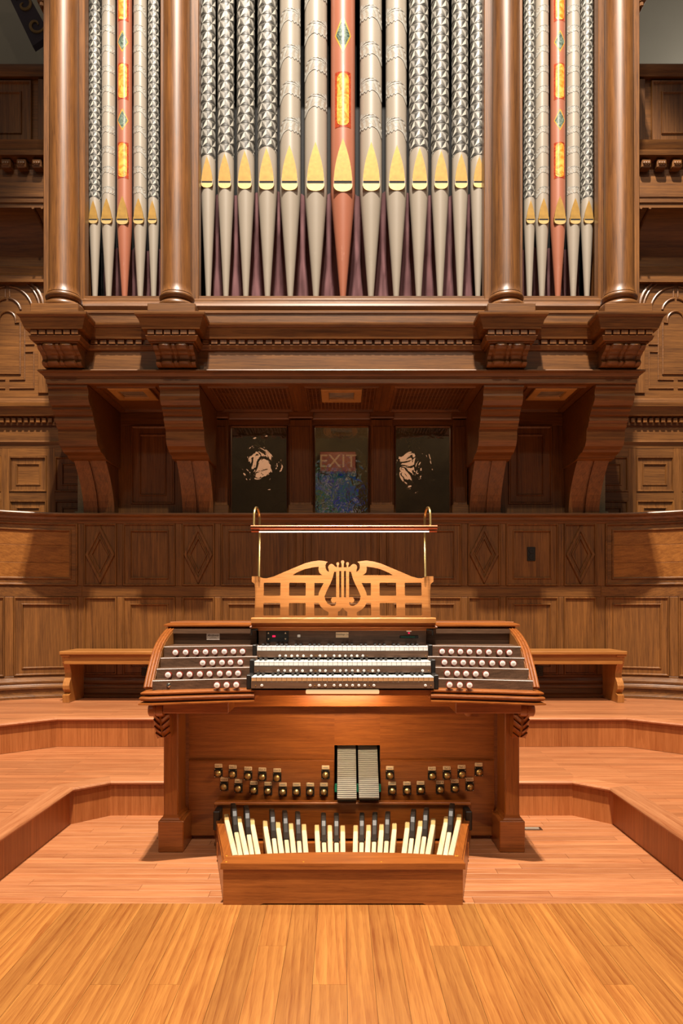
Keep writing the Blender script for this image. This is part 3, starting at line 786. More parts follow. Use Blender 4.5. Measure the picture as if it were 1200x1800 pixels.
def pipe(px, wpx, kind, side, mouth_y, tip_y, lip_y, label, group):
    d = YP - .03
    r = wpx * d / F / 2; X = PX(px, YP)
    zb = 3.66; zm = PZ(mouth_y, YP - r); ztip = PZ(tip_y, YP - r); zl = PZ(lip_y, YP - r)
    body = M['salmon'] if kind == 'salmon' else M['pipe']
    t = thing('organ_pipe', (X, YP, zb), label, 'organ pipe', group)
    def put(name, mb, mats, smooth=True, par=t):
        o = bpy.data.objects.new(name, mb.mesh(name, mats, smooth)); link(o, par)
        o.matrix_parent_inverse = Matrix.Identity(4); WLOC[o.name] = Vector((X, YP, zb)); return o
    zb0 = 0
    rl = lambda z: z - zb
    put('pipe_foot', MB().lathe([(.017, 0), (r * .99, rl(zl) + .0), (r, rl(zl) + .02)], (0, 0, 0), 64), body)
    put('pipe_body', MB().lathe([(r, rl(zl) + .02), (r, 6.62 - zb)], (0, 0, 0), 64), body)
    # mouth: flattened gilded upper lip, dark slot, gilded lower lip
    hw = r * .74; flat = -r * .985
    def lip(pts):
        return MB().prism(pts, 'y', -r * 1.025, -r * .55)
    slot = r * .24
    z0_, z1_ = rl(zm) + slot / 2, rl(ztip)
    og = [(hw * (1 - (k / 12) ** 1.75), z0_ + (z1_ - z0_) * k / 12) for k in range(13)]
    put('upper_lip', MB().prism([(-x_, z_) for x_, z_ in reversed(og[:-1])][::-1] + og[::-1], 'y', -r * 1.022, -r * .5), M['gold'], smooth=False)
    zt_, zb_2 = rl(zm) - slot / 2, rl(zl)
    lo_ = [(hw * 1.04 * cos(a_) if abs(sin(a_)) > .05 else hw * 1.04 * (1 if cos(a_) > 0 else -1), zt_ - (zt_ - zb_2) * (sin(a_) ** .7 if sin(a_) > 0 else 0)) for a_ in [pi * k / 16 for k in range(17)]]
    put('lower_lip', lip(lo_), M['goldlip'], smooth=False)
    put('mouth_slot', MB().box(-hw, hw, -r * 1.008, -r * .5, rl(zm) - slot / 2, rl(zm) + slot / 2), M['black'], smooth=False)
    for s in (-1, 1):
        put('mouth_ear', MB().box(s * hw - .003, s * hw + .003, -r * 1.02, -r * .55, rl(zm) - slot * 1.2, rl(zm) + slot * 1.6, .001), M['gold'] if side else body, smooth=False)
    if kind == 'star':
        put('star_stencil', star_decor(r, rl(ztip) + (.016 if not side else .03), 6.6 - zb, .056 if side else .082, r * .55).weld(), [M['star1'], M['star2'], M['star3'], M['star4']], smooth=170)
    elif kind in ('leafl', 'leafr'):
        pitch = .163 if side else .293; sx = r * 1.33; sz = pitch * (.35 if side else .40)
        z = rl(ztip) + ((.06 if kind == 'leafl' else .06) if side else .15)
        z += {509: .0, 697: .0, 555: .165, 652: .165}.get(px, 0)
        fl = 1 if kind == 'leafl' else -1
        while z < 6.55 - zb:
            mb = MB(); wrap(mb, ACO, r, z, sx * fl, sz, 0, 1.018); wrap(mb, ACT, r, z, sx * fl, sz, 1, 1.030)
            # engraved veins
            for k in range(5):
                q0 = (-.55 + .2 * k, -.2 + .05 * k); q1 = (-.42 + .33 * k, .42)
                for s_ in range(6):
                    a = [q0[i] + (q1[i] - q0[i]) * s_ / 6 for i in (0, 1)]; b_ = [q0[i] + (q1[i] - q0[i]) * (s_ + .8) / 6 for i in (0, 1)]
                    wrap(mb, [(Vector((a[0] - .012, a[1], 0)), Vector((a[0] + .012, a[1], 0)), Vector((b_[0], b_[1], 0)))], r, z, sx * fl, sz, 0, 1.036)
            put('acanthus_leaf', mb.weld(), [M['leafline'], M['leaf']], smooth=80)
            z += pitch
    else:
        if side:
            items = [('d', 72), ('c', 142), ('d', 210), ('c', 281), ('c', 4), ('d', -66)]
            dh, dwid, chh, cw = .088, r * .82, .145, r * .83
        else:
            items = [('d', 60), ('c', 174), ('d', -170)]
            dh, dwid, chh, cw = .152, r * .70, .222, r * .69
        for k, yy in items:
            z = PZ(yy, YP - r) - zb
            if z > 6.5 - zb: continue
            if k == 'd':
                mb = MB(); wrap(mb, DIA, r, z, dwid, dh, 0, 1.012); wrap(mb, DIA, r, z, dwid * .84, dh * .84, 1, 1.022)
                put('diamond_inlay', mb.weld(), [M['goldpaint'], M['green']], smooth=80)
            else:
                mb = MB(); wrap(mb, REC, r, z, cw, chh, 0, 1.012); wrap(mb, OVA, r, z, cw, chh, 1, 1.022)
                put('cartouche_inlay', mb.weld(), [M['redm'], M['orange']], smooth=80)
ordn = ['first', 'second', 'third', 'fourth', 'fifth', 'sixth', 'seventh', 'eighth', 'ninth', 'tenth', 'eleventh', 'twelfth', 'thirteenth']
CEN = [(366, 26, 'star'), (397, 29, 'star'), (432, 31, 'star'), (470, 34, 'star'), (510, 37, 'leafl'), (555, 40, 'leafl'), (602.5, 43, 'salmon'), (651.5, 39, 'leafr'), (696, 37, 'leafr'), (735.5, 34, 'star'), (773, 31, 'star'), (808, 28.5, 'star'), (839.5, 26.5, 'star')]
kn = {'star': 'grey star-stencilled', 'leafl': 'grey leaf-stencilled', 'leafr': 'grey leaf-stencilled', 'salmon': 'large salmon'}
for i, (px, wpx, kd) in enumerate(CEN):
    t = abs(i - 6) / 6
    lab = 'large salmon organ pipe in the middle of the centre bay' if kd == 'salmon' else '%s organ pipe, %s from the left in the centre bay' % (kn[kd], ordn[i])
    pipe(px, wpx, kd, False, 320.5 - t * .5, 243 + 32 * t ** .9, 337 - 7 * t, lab, 'organ pipes of the centre bay')
for sd, lst in (('left', [(167, 20, 'star'), (191, 23.5, 'leafl'), (219, 26, 'salmon'), (246.5, 23, 'leafr'), (270, 19, 'star')]), ('right', [(930, 19, 'star'), (952, 23, 'leafl'), (980, 26, 'salmon'), (1007, 23.5, 'leafr'), (1031, 21, 'star')])):
    for i, (px, wpx, kd) in enumerate(lst):
        t = abs(i - 2) / 2
        lab = 'salmon organ pipe in the middle of the %s bay' % sd if kd == 'salmon' else '%s organ pipe, %s from the left in the %s bay' % (kn[kd], ordn[i], sd)
        pipe(px, wpx, kd, True, 386, 344 + 8 * t, 394.5 - 1.5 * t, lab, 'organ pipes of the %s bay' % sd)

# ------------------------------------------------------------------ upper side walls with gallery
DS = 6.32
def side_wall(s):
    nm = 'wall_left' if s < 0 else 'wall_right'
    t = thing(nm, (s * 3.2, DS, 1.9), 'dark oak %s wall with square panels, arched panels and gallery front' % ('left' if s < 0 else 'right'), kind='structure')
    z = lambda y: PZ(y, DS)
    def mb_x(x0, x1, y0, y1, z0, z1, b=.004):
        a, c = sorted((s * x0, s * x1)); return MB().box(a, c, y0, y1, z0, z1, b)
    XI, XO = 2.24, 4.3
    part(t, 'wall_backing', mb_x(XI, XO, DS, DS + .1, 1.7, z(498)), M['oak_x'])
    # rows of square panels
    colx = [(2.40 + .42 * k, 2.40 + .42 * k + .335) for k in range(4)]
    px0 = (1053 - 600) * DS / F; pitch = (1117 - 1037) * DS / F
    colx = [((1037 - 600 + 80 * k) * DS / F, (1103 - 600 + 80 * k) * DS / F) for k in range(5)]
    rowz = [(z(865), z(803)), (z(946), z(880))]
    fnm = lambda u, n, zz: (s * u, DS - .012 - n, zz)
    for x0, x1 in colx:
        for z0, z1 in rowz:
            mb = MB(); rings(mb, inset(x0, x1, z0, z1, [(0, 0), (.004, .008), (.012, .008), (.02, -.008), (.058, -.008), (.064, .0), (.072, .0), (.08, -.016)]), fnm, 1)
            part(t, 'panel', mb, M['oak_z'])
    for k in range(len(colx)):
        x1 = colx[k][1]; x2 = colx[k + 1][0] if k + 1 < len(colx) else XO
        part(t, 'stile', mb_x(x1, x2, DS - .012, DS, 1.75, z(786), .002), M['oak_z'])
        part(t, 'rail', mb_x(colx[k][0], x1, DS - .012, DS, rowz[1][1], rowz[0][0], .002), M['oak_x'])
        part(t, 'rail', mb_x(colx[k][0], x1, DS - .012, DS, rowz[0][1], z(786), .002), M['oak_x'])
    part(t, 'stile', mb_x(XI, colx[0][0], DS - .012, DS, 1.75, z(786), .002), M['oak_z'])
    xp = [(s * XI, DS), (s * XO, DS)] if s > 0 else [(s * XO, DS), (s * XI, DS)]
    part(t, 'frieze_moulding', MB().sweep([(0, z(788)), (.014, z(788)), (.014, z(783)), (.03, z(780)), (.034, z(778)), (.026, z(776)), (.004, z(775)), (.004, z(749)), (0, z(749))], xp), M['oak_x'], smooth=25)
    part(t, 'cornice', MB().sweep([(0, z(749)), (.02, z(749)), (.02, z(735)), (.07, z(734)), (.08, z(727)), (.09, z(724)), (.11, z(720)), (.115, z(714)), (.07, z(713)), (.065, z(706)), (.05, z(703)), (.05, z(699)), (0, z(696))], xp), M['oak_x'], smooth=25)
    dd = MB().box(-.018, .018, -.03, 0, 0, .042, .002).mesh('dentil', M['oak_z'])
    k = 0
    while XI + .05 + .0555 * k < 3.9:
        at(t, 'dentil', dd, (s * (XI + .05 + .0555 * k), DS - .018, z(745))); k += 1
    # arched panel above
    cx_ = 3.09; zc_ = z(545)
    def strip(pts, r=.011, name='arch_moulding'):
        part(t, name, MB().tube([(s * p, DS - .004, q) for p, q in pts], r, 6), M['oak_x'], smooth=True)
    def arc(cx0, cz0, r, a0, a1, n=20): return [(cx0 + r * cos(radians(a0 + (a1 - a0) * i / n)), cz0 + r * sin(radians(a0 + (a1 - a0) * i / n))) for i in range(n + 1)]
    strip(arc(cx_, zc_, .335, 10, 178), .016); strip(arc(cx_, zc_, .30, 10, 178), .010)
    for a0, a1, x1 in ((95, 178, -1), (2, 85, 1)):
        strip(arc(cx_, zc_ - .02, .235, a0, a1), .010)
    strip([(cx_ - .02, zc_ + .19), (cx_ - .02, zc_ + .115)], .008); strip([(cx_ + .02, zc_ + .19), (cx_ + .02, zc_ + .115)], .008)
    strip(arc(cx_, zc_ - .02, .125, 95, 170), .010); strip(arc(cx_, zc_ - .02, .125, 10, 85), .010)
    za, zbm = zc_ - .12, z(658)
    strip(arc(cx_, za + .03, .075, 0, 180) + [(cx_ - .075, za), (cx_ - .118, za), (cx_ - .118, zbm), (cx_ + .118, zbm), (cx_ + .118, za), (cx_ + .075, za), (cx_ + .075, za + .03)], .009)
    strip([(cx_ - .16, zc_ - .06), (cx_ - .16, z(668)), (cx_ - .02, z(668))], .007); strip([(cx_ + .16, zc_ - .06), (cx_ + .16, z(668)), (cx_ + .02, z(668))], .007)
    for q in (-1, 1):
        xa, xb = cx_ + q * .16, cx_ + q * .245
        strip([(xa, z(606)), (xb, z(606)), (xb, z(560))], .007); strip([(xa, z(619)), (xb, z(619)), (xb, z(683)), (cx_ + q * .02, z(683))], .007)
        part(t, 'arch_pier', mb_x(cx_ + q * .335 - .045, cx_ + q * .335 + .045, DS - .02, DS, z(692), zc_, .004), M['oak_z'])
        part(t, 'arch_impost', mb_x(cx_ + q * .44 - .06, cx_ + q * .44 + .06, DS - .06, DS, z(505), z(497), .006), M['oak_x'])
    part(t, 'wall_strip', mb_x(2.40, 2.62, DS - .015, DS, z(692), z(500), .004), M['oak_z'])
    # cove, entablature and gallery front
    YG = 5.98
    part(t, 'cove_base_moulding', MB().sweep([(0, z(500)), (.05, z(500)), (.05, z(488)), (.035, z(484)), (.045, z(474)), (.02, z(470)), (0, z(470))], xp), M['oak_x'], smooth=25)
    zt = PZ(365, YG); zb_ = z(470)
    def cove(u, v):
        a = v * pi / 2
        return (s * (XI + (XO - XI) * u), YG + (DS - YG) * cos(a) ** 1.0 if False else DS - (DS - YG) * (1 - cos(a)), zb_ + (zt - zb_) * sin(a))
    part(t, 'cove', MB().grid(cove, 4, 16), M['oak_x'], smooth=80)
    for xr in (2.62, 2.70, 3.28, 3.36):
        pts = [Vector(cove((xr - XI) / (XO - XI), i / 14)) + Vector((0, -.006, -.004)) for i in range(15)]
        part(t, 'cove_rib', MB().tube(pts, .012, 6), M['oak_z'], smooth=True)
    xg = [(s * XI, YG), (s * XO, YG)] if s > 0 else [(s * XO, YG), (s * XI, YG)]
    g = lambda y: PZ(y, YG)
    part(t, 'gallery_entablature', MB().sweep([(-.3, g(365)), (0, g(365)), (.0, g(358)), (.012, g(357)), (.012, g(350)), (.02, g(348)), (.02, g(342)), (.006, g(340)), (.006, g(308)), (0, g(307)), (0, g(286)), (.09, g(284)), (.10, g(277)), (.08, g(274)), (.10, g(266)), (.11, g(260)), (.06, g(257)), (0, g(255)), (-.3, g(255))], xg), M['oak_x'], smooth=25)
    mo = MB(); mo.box(-.042, .042, -.07, 0, .0, .075, .008); mo.box(-.03, .03, -.078, -.066, .014, .06, .006)
    for kk in range(-1, 2): mo.lathe([(.0, -.085), (.011, -.082), (.014, -.074)], (kk * .02, 0, .035), 8, 'y')
    mom = mo.mesh('modillion', M['oak_x'])
    k = 0
    while 2.64 + .134 * k < 4.0:
        at(t, 'modillion', mom, (s * (2.64 + .134 * k), YG, g(303))); k += 1
    part(t, 'gallery_wall', mb_x(XI, XO, YG + .03, YG + .09, g(256), g(118)), M['oak_x'])
    part(t, 'gallery_rail', MB().sweep([(-.1, g(136)), (.012, g(136)), (.02, g(131)), (.034, g(126)), (.04, g(119)), (.02, g(115)), (-.1, g(115))], xg), M['oak_x'], smooth=25)
    fng = lambda u, n, zz: (s * u, YG + .012 - n, zz)
    for a, c in ((2.26, 2.485), (2.535, 2.655), (2.715, 3.25), (3.32, 3.45), (3.52, 4.1)):
        if c - a < .2: part(t, 'gallery_pilaster', mb_x(a, c, YG - .012, YG + .02, g(253), g(140)), M['oak_z'])
        else:
            mb = MB(); rings(mb, inset(a, c, g(252), g(140), [(0, 0), (.006, .012), (.016, .012), (.025, -.006), (.09, -.006), (.096, .006), (.104, .006), (.112, -.008)]), fng, 1); part(t, 'gallery_panel', mb, M['oak_z'])
    # pilaster strip beside the outer bracket, its glare painted as pale grey
    part(t, 'glare_pilaster', mb_x(2.318, 2.38, 6.16, 6.3, 2.06, 2.47), M['pale_glare'])
    part(t, 'glare_pilaster_base', mb_x(2.308, 2.40, 6.14, 6.3, 2.0, 2.07), M['pale_glare'])
for s in (-1, 1): side_wall(s)
fw = thing('wall_far', (0, 8.2, 5), 'grey plaster wall high behind the gallery', kind='structure')
part(fw, 'plaster_wall', MB().box(-7, 7, 8.2, 8.3, 2, 9.5), M['plaster'])
# painted band high on the left
bd = thing('painted_band', P(70, 75, 7.6), 'dark painted diagonal band with gold scrolls high at upper left', 'band')
A, B_ = P(10, -40, 7.6), P(66, 78, 7.6); dv = (B_ - A).normalized(); nv = Vector((dv.z, 0, -dv.x))
pl = [A + nv * -.12, B_ + nv * -.16, B_ + nv * .05 + dv * .0, A + nv * .16]
pl = [P(-10, -60, 7.6), P(22, -60, 7.6), P(88, 60, 7.6), P(57, 81, 7.6)]
mb = MB(); mb.prism([(p.x, p.z) for p in pl], 'y', 7.6, 7.68); part(bd, 'band_board', mb, M['bandblue'])
for k in range(3):
    c = P(62, 42, 7.58) + (P(20, -30, 7.58) - P(62, 42, 7.58)) * (k / 2)
    pts = []
    for i in range(26):
        a = i / 25 * 2.2 * pi; rr = .02 + .085 * i / 25
        pts.append((c.x + rr * cos(a + k * 2), 7.595, c.z + rr * sin(a + k * 2)))
    part(bd, 'gold_scroll', MB().tube(pts, [.005 + .012 * sin(pi * i / 25) for i in range(26)], 6), M['bandgold'], smooth=True)

# ------------------------------------------------------------------ long bench at the wall
bz = H2
be = thing('bench', (0, 5.8, bz), 'long plain oak bench standing behind the console', 'bench')
part(be, 'bench_seat', MB().box(-2.33, 2.36, 5.63, 6.0, .815, .845, .006), M['bench_x'])
part(be, 'bench_apron', MB().box(-2.30, 2.33, 5.655, 5.68, .735, .815, .003), M['bench_x'])
for s, xx in ((-1, -2.285), (1, 2.315)):
    prof = [(5.985, bz), (5.66, bz), (5.655, bz + .06), (5.675, bz + .064), (5.70, bz + .075), (5.69, bz + .09), (5.665, bz + .11), (5.66, bz + .14), (5.675, bz + .17), (5.705, bz + .20), (5.71, bz + .24), (5.69, bz + .29), (5.66, bz + .33), (5.65, bz + .397), (5.985, bz + .397)]
    part(be, 'bench_leg', MB().prism(prof, 'x', xx - .027, xx + .027), M['bench_z'])
    part(be, 'end_moulding', MB().box(xx - .04, xx + .04, 5.64, 5.99, .80, .815, .004), M['bench_x'])
for xx in (-.8, .8):
    part(be, 'bench_leg', MB().box(xx - .027, xx + .027, 5.68, 5.98, bz, .815, .004), M['bench_z'])

# ------------------------------------------------------------------ organ console
con = thing('organ_console', (0, 3.6, 0), 'three-manual oak organ console with white drawknobs in terraced jambs', 'organ console')
CXK = .005
# lid
lid = [(-.02, 1.106), (.012, 1.106), (.014, 1.112), (.03, 1.118), (.034, 1.124), (.022, 1.130), (.0, 1.134), (-.02, 1.134)]
part(con, 'lid', MB().box(-.905, .91, 3.60, 3.955, 1.108, 1.136, .003), M['con_x'])
part(con, 'lid_moulding', MB().sweep([(-.02, 1.100), (.0, 1.100), (.006, 1.106), (.020, 1.110), (.03, 1.114), (.03, 1.122), (.012, 1.130), (-.005, 1.134), (-.02, 1.134)], [(-.895, 3.95), (-.895, 3.585), (.90, 3.585), (.90, 3.95)]), M['con_x'], smooth=25)
part(con, 'console_back', MB().box(-.895, .90, 3.90, 3.93, .03, 1.10), M['con_x'])
part(con, 'fallboard', MB().box(-.425, .435, 3.50, 3.53, .985, 1.10, .002), M['walnut'])
part(con, 'lid_soffit', MB().box(-.425, .435, 3.47, 3.60, 1.094, 1.106, .002), M['con_x'])
# cheeks
ck = [(3.150, .84), (3.178, .875), (3.218, .92), (3.258, .96), (3.30, 1.0), (3.36, 1.033), (3.437, 1.0625), (3.51, 1.083), (3.59, 1.098)]
for s in (-1, 1):
    xo = s * .905
    co = part(con, 'cheek', MB().prism(ck + [(3.9, 1.10), (3.9, .83), (3.150, .83)], 'x', xo, xo - s * .036), M['honey'])
    for k, (dx, rr) in enumerate(((.003, .0075), (.015, .0085), (.027, .0075))):
        part(co, 'cheek_reed', MB().tube([(xo + s * .004 - s * dx * 1.15, p - .004, q + .003) for p, q in ck], rr, 8), M['con_z'], smooth=True)
# terraced jambs
def jd(x, base): return base - .105 * max(0, (abs(x) - .42) / .45) ** 1.2
TIER = [(3.425, .970, 1.022), (3.36, .924, .972), (3.29, .877, .926), (3.22, .832, .879)]
for s in (-1, 1):
    part(con, 'jamb_backboard', MB().box(*sorted((s * .44, s * .868)), 3.545, 3.56, 1.0, 1.10), M['walnut'])
    part(con, 'jamb_shadow_board', MB().box(*sorted((s * .44, s * .868)), 3.52, 3.545, 1.078, 1.10), M['walnut'])  # strip modelled in place of the shadow band under the lid
    for bs, z0, z1 in TIER:
        n = 8; vs = []; fs = []
        for i in range(n + 1):
            xx = s * (.42 + (.868 - .42) * i / n) + .005; f = jd(xx, bs)
            vs += [(xx, f, z0), (xx, f, z1 - .003), (xx, f + .003, z1), (xx, 3.545, z1), (xx, 3.545, z0)]
        for i in range(n):
            for j in range(5): fs.append((i * 5 + j, i * 5 + (j + 1) % 5, i * 5 + 5 + (j + 1) % 5, i * 5 + 5 + j))
        fs += [tuple(range(5)), tuple(range(n * 5, n * 5 + 5))]
        part(con, 'stop_jamb', MB().add(vs, fs), M['walnut'])
# drawknobs
kb = MB(); kb.lathe([(.0, .055), (.0075, .055), (.0075, .02), (.010, .016), (.0155, .012), (.0165, .004), (.0158, .0), (.0, .0)], (0, 0, 0), 18, 'y')
knob_me = kb.mesh('drawknob', M['rosewood'], True)
fb = MB(); fb.lathe([(.0, -.0022), (.0105, -.0020), (.0132, -.0008), (.0136, .001)], (0, 0, 0), 18, 'y')
fb.box(-.0065, .0065, -.0026, -.0021, .0012, .0024, 0, 1); fb.box(-.005, .005, -.0026, -.0021, -.0028, -.0018, 0, 1)
face_me = fb.mesh('knob_face', [M['white'], M['palette_ink']], True)
KN = [(0, 1143, [308, 326, 344, 361, 377, 394, 410, 426]), (1, 1162, [356, 373, 390, 405, 422]), (2, 1183, [295, 315, 333, 351, 368, 386, 402, 418]), (3, 1203, [381, 398, 415]),
      (0, 1141, [777, 793, 809, 825, 842, 859, 878, 895]), (1, 1161, [781, 798, 814, 830, 847, 865, 883, 902]), (2, 1181, [786, 803, 819, 836, 854]), (3, 1201, [790, 808, 825])]
for ti, yy, xl in KN:
    for px in xl:
        bs, z0, z1 = TIER[ti]; d = bs - .05
        for _ in range(3): d = jd(PX(px, d), bs) - .05
        X = PX(px, d); z = (z0 + z1) / 2 - .001
        k = at(con, 'drawknob', knob_me, (X, d, z), (0, 0, 0))
        f = bpy.data.objects.new('knob_face', face_me); COL.objects.link(f); f.parent = k
lk = part(con, 'key_lock', MB().lathe([(.0, -.012), (.006, -.012), (.007, -.006), (.011, -.004), (.011, .01)], (PX(295, 3.13), 3.14, .856), 14, 'y'), M['chrome'], True)
# keydesk mouldings on both sides
def jpath(s):
    p = [(s * (.415 + .45 * i / 8) + .005, jd(.42 + .45 * i / 8, 3.20)) for i in range(9)]
    q = [(s * .415 + .005, 3.30)] + p + [(s * .885 + .003, 3.098), (s * .885 + .003, 3.9)]
    return q if s > 0 else q[::-1]
kprof = [(-.06, .772), (.030, .772), (.036, .774), (.036, .779), (.026, .782), (.010, .784), (.010, .788), (.024, .791), (.031, .796), (.033, .802), (.030, .808), (.022, .811), (.008, .812), (.008, .816), (.020, .818), (.027, .822), (.027, .827), (.018, .832), (0, .835), (-.06, .835)]
for s in (-1, 1):
    pth = jpath(s)
    part(con, 'keydesk_moulding', MB().sweep([(n * .9, z) for n, z in kprof], pth[1:] if s > 0 else pth[:-1]), M['con_x'], smooth=25)
    n = 8; poly = [(s * (.415 + .47 * i / n) + .005, jd(.42 + .45 * i / n, 3.20) + .03) for i in range(n + 1)] + [(s * .9, 3.9), (s * .415, 3.9)]
    part(con, 'keydesk_board', MB().prism(poly, 'z', .775, .834), M['con_x'])
    part(con, 'keydesk_block', MB().box(*sorted((s * .535 + .003, s * .845 + .003)), 3.22, 3.60, .712, .775, .004), M['con_x'])
part(con, 'keydesk_apron', MB().box(-.55, .56, 3.40, 3.43, .718, .80, .003), M['con_x'])
part(con, 'keydesk_floor', MB().box(-.43, .44, 3.20, 3.9, .80, .825), M['con_x'])
# key cheek blocks
MAN = [(3.165, .8905, 1), (3.272, .9535, 0), (3.378, 1.0185, 0)]     # front of keys, top of naturals
KW = .8465 / 36
for mi_, (yf, zt, woodfront) in enumerate(MAN):
    kbd = part(con, 'manual_keyboard', MB().box(-.425 + CXK, .425 + CXK, yf + .004, yf + .10, zt - .055, zt - .022), M['blackwood'])
    for s in (-1, 1):
        part(kbd, 'key_block', MB().box(*sorted((s * .4265 + CXK, s * .447 + CXK)), yf + .01, yf + .13, zt - .058, zt + .008, .003), M['blackwood'])
    part(kbd, 'key_slip', MB().box(-.425 + CXK, .425 + CXK, yf + .002, yf + .012, zt - .054, zt - .0215, .002), M['walnut'])
    wk = MB(); wk.box(-KW / 2 + .0005, KW / 2 - .0005, 0, .13, -.004, 0, .0012, 0); wk.box(-KW / 2 + .0007, KW / 2 - .0007, .001, .13, -.020, -.004, .0006, 1)
    wkm = wk.mesh('white_key', [M['ivory'], M['keyfront'] if woodfront else M['ivory']])
    bk = MB().prism([(.052, 0), (.056, .011), (.13, .012), (.13, 0)], 'x', -.0055, .0055).mesh('black_key', M['ebony'])
    wi = 0
    for note in range(61):
        pc = note % 12
        if pc in (0, 2, 4, 5, 7, 9, 11):
            at(kbd, 'white_key', wkm, (CXK + (wi - 17.5) * KW, yf, zt)); wi += 1
        else:
            at(kbd, 'black_key', bk, (CXK + (wi - 18) * KW, yf, zt))
    # back stop above top manual handled by fallboard
# pistons
pm = MB(); pm.lathe([(.0, -.005), (.0045, -.0055), (.0062, -.0045), (.0066, .0), (.0066, .006)], (0, 0, 0), 14, 'y', 0)
pm.lathe([(.0, -.0062), (.0022, -.006), (.0022, -.005)], (0, 0, 0), 8, 'y', 1)
pis = pm.mesh('thumb_piston', [M['ivory'], M['palette_ink']], True)
dot = MB().lathe([(.0, -.002), (.0016, -.0015), (.0018, .002)], (0, 0, 0), 8, 'y').mesh('indicator_dot', M['goldpaint'])
kbds = [o for o in con.children if o.name.startswith('manual_keyboard')]
def pistons(m, px_list, dots, py):
    yf, zt, _ = MAN[m]
    for px in px_list: at(kbds[m], 'thumb_piston', pis, (PX(px, yf), yf + .001, PZ(py, yf)))
    for px in dots: at(kbds[m], 'indicator_dot', dot, (PX(px, yf), yf + .001, PZ(py, yf)))
pistons(2, [491.5, 502, 512.5, 522.5, 533, 547, 562, 572, 587, 597, 607, 617.5, 627.5, 637.5], [456, 555, 645, 748], 1153)
pistons(1, [489, 500, 510.5, 521, 531.5, 546.5, 562, 572, 587.5, 598, 608, 619, 629, 639.5, 655, 665, 742.5], [453, 554.5, 647, 753], 1179)
pistons(0, [460, 545, 560.5, 571.5, 587, 598, 609, 619.5, 630.5, 641, 657, 747.5], [449, 553, 649, 757.5], 1205)
# things on the fallboard
yb = 3.499
def plate(parent, name, x0, x1, y0, y1, d, th, mat, b=.002):
    p0, p1 = P(x0, y1, d), P(x1, y0, d); return part(parent, name, MB().box(p0.x, p1.x, d - th, d, p0.z, p1.z, b), mat)
dp = plate(con, 'memory_display', 468, 507, 1108, 1128, yb, .006, M['iron'])
plate(dp, 'display_window', 475, 498, 1115, 1122, yb - .006, .001, M['ebony'], 0)
plate(dp, 'red_digits', 478.5, 484, 1116.8, 1120, yb - .007, .0008, M['redled'], 0)
for px, py, up in ((471.5, 1112.5, 1), (501.5, 1112.5, 1), (471.5, 1123.5, -1), (501.5, 1123.5, -1)):
    c = P(px, py, yb - .007); h = .0045 * up
    part(dp, 'arrow_button', MB().prism([(c.x - .0045, c.z - h), (c.x + .0045, c.z - h), (c.x, c.z + h)], 'y', c.y - .001, c.y + .002), M['label'])
sw = plate(con, 'square_switch', 522.5, 528, 1115, 1120, yb, .006, M['white'])
pl2 = plate(con, 'name_plate', 590, 612.5, 1111, 1120.8, yb, .003, M['label'])
tm = text_mesh('Hutchings Co.', .0115, .35); tm.materials.append(M['ink'])
c = P(601.3, 1115.2, yb - .0034); at(pl2, 'lettering', tm, c, (pi / 2, 0, 0))
mt = plate(con, 'green_meter', 702, 735, 1117, 1122, yb, .003, M['iron'])
plate(mt, 'meter_window', 704.5, 729, 1118.4, 1121, yb - .003, .0008, plain('dark_green_screen', '#1c4a3a', .3), 0)
plate(con, 'tablet_switch', 714, 723, 1106.5, 1110.5, yb, .004, M['white'])
plate(con, 'pilot_light', 717, 720, 1111.5, 1114, yb, .004, M['redled'], .001)
for s, px in ((-1, 447), (1, 755)):
    c = P(px, 1109, 3.48)
    hk = part(con, 'cover_latch', MB().tube([(c.x - s * .014, 3.50, c.z + .008), (c.x - s * .014, 3.47, c.z + .008), (c.x + s * .012, 3.465, c.z + .006), (c.x + s * .014, 3.47, c.z - .02)], .006, 8), M['ebony'], True)
np = plate(con, 'maker_plate', 363, 386, 1111.5, 1125, 3.544, .003, M['white'])
tm = text_mesh('Andover', .017, .4); tm.materials.append(M['ink']); at(np, 'lettering', tm, P(374.5, 1117, 3.5404), (pi / 2, 0, 0))
for (x0, x1, yy) in ((370, 380, 1120.3), (367.5, 382, 1122.2)):
    plate(np, 'small_print', x0, x1, yy - .3, yy + .3, 3.541, .0004, M['palette_ink'], 0)
# music desk
DM = 3.52
desk = thing_desk = part(con, 'music_ledge', MB().prism([(3.43, 1.134), (3.43, 1.155), (3.442, 1.161), (3.60, 1.161), (3.60, 1.134)], 'x', PX(441, 3.43), PX(766, 3.43)), M['honey'])
part(desk, 'ledge_moulding', MB().sweep([(-.01, 1.106), (.006, 1.106), (.014, 1.112), (.006, 1.120), (.006, 1.134), (-.01, 1.134)], [(PX(443, 3.46), 3.58), (PX(443, 3.46), 3.47), (PX(764, 3.46), 3.47), (PX(764, 3.46), 3.58)]), M['con_x'], smooth=25)
def circ(cx_, cy_, r, a0, a1, n): return [(cx_ + r * cos(radians(a0 + (a1 - a0) * i / n)), cy_ - r * sin(radians(a0 + (a1 - a0) * i / n))) for i in range(n + 1)]
MX = 602.0
left = [(447, 1086), (447, 1079), (447.5, 1040), (446, 1026), (441, 1022), (441, 1012.5), (453.5, 1012.5), (457, 1014.5), (462, 1016), (468, 1016), (480, 1012.7), (500, 1004), (520, 995.5), (533, 990), (547, 986), (560, 984.2), (569, 985), (575.6, 986.6), (573, 988.5), (571.5, 992), (571.4, 996), (572.2, 999.5), (574, 1002.4), (577.6, 1004.9)]
left += circ(582.2, 996.5, 6.0, 215, 20, 9)
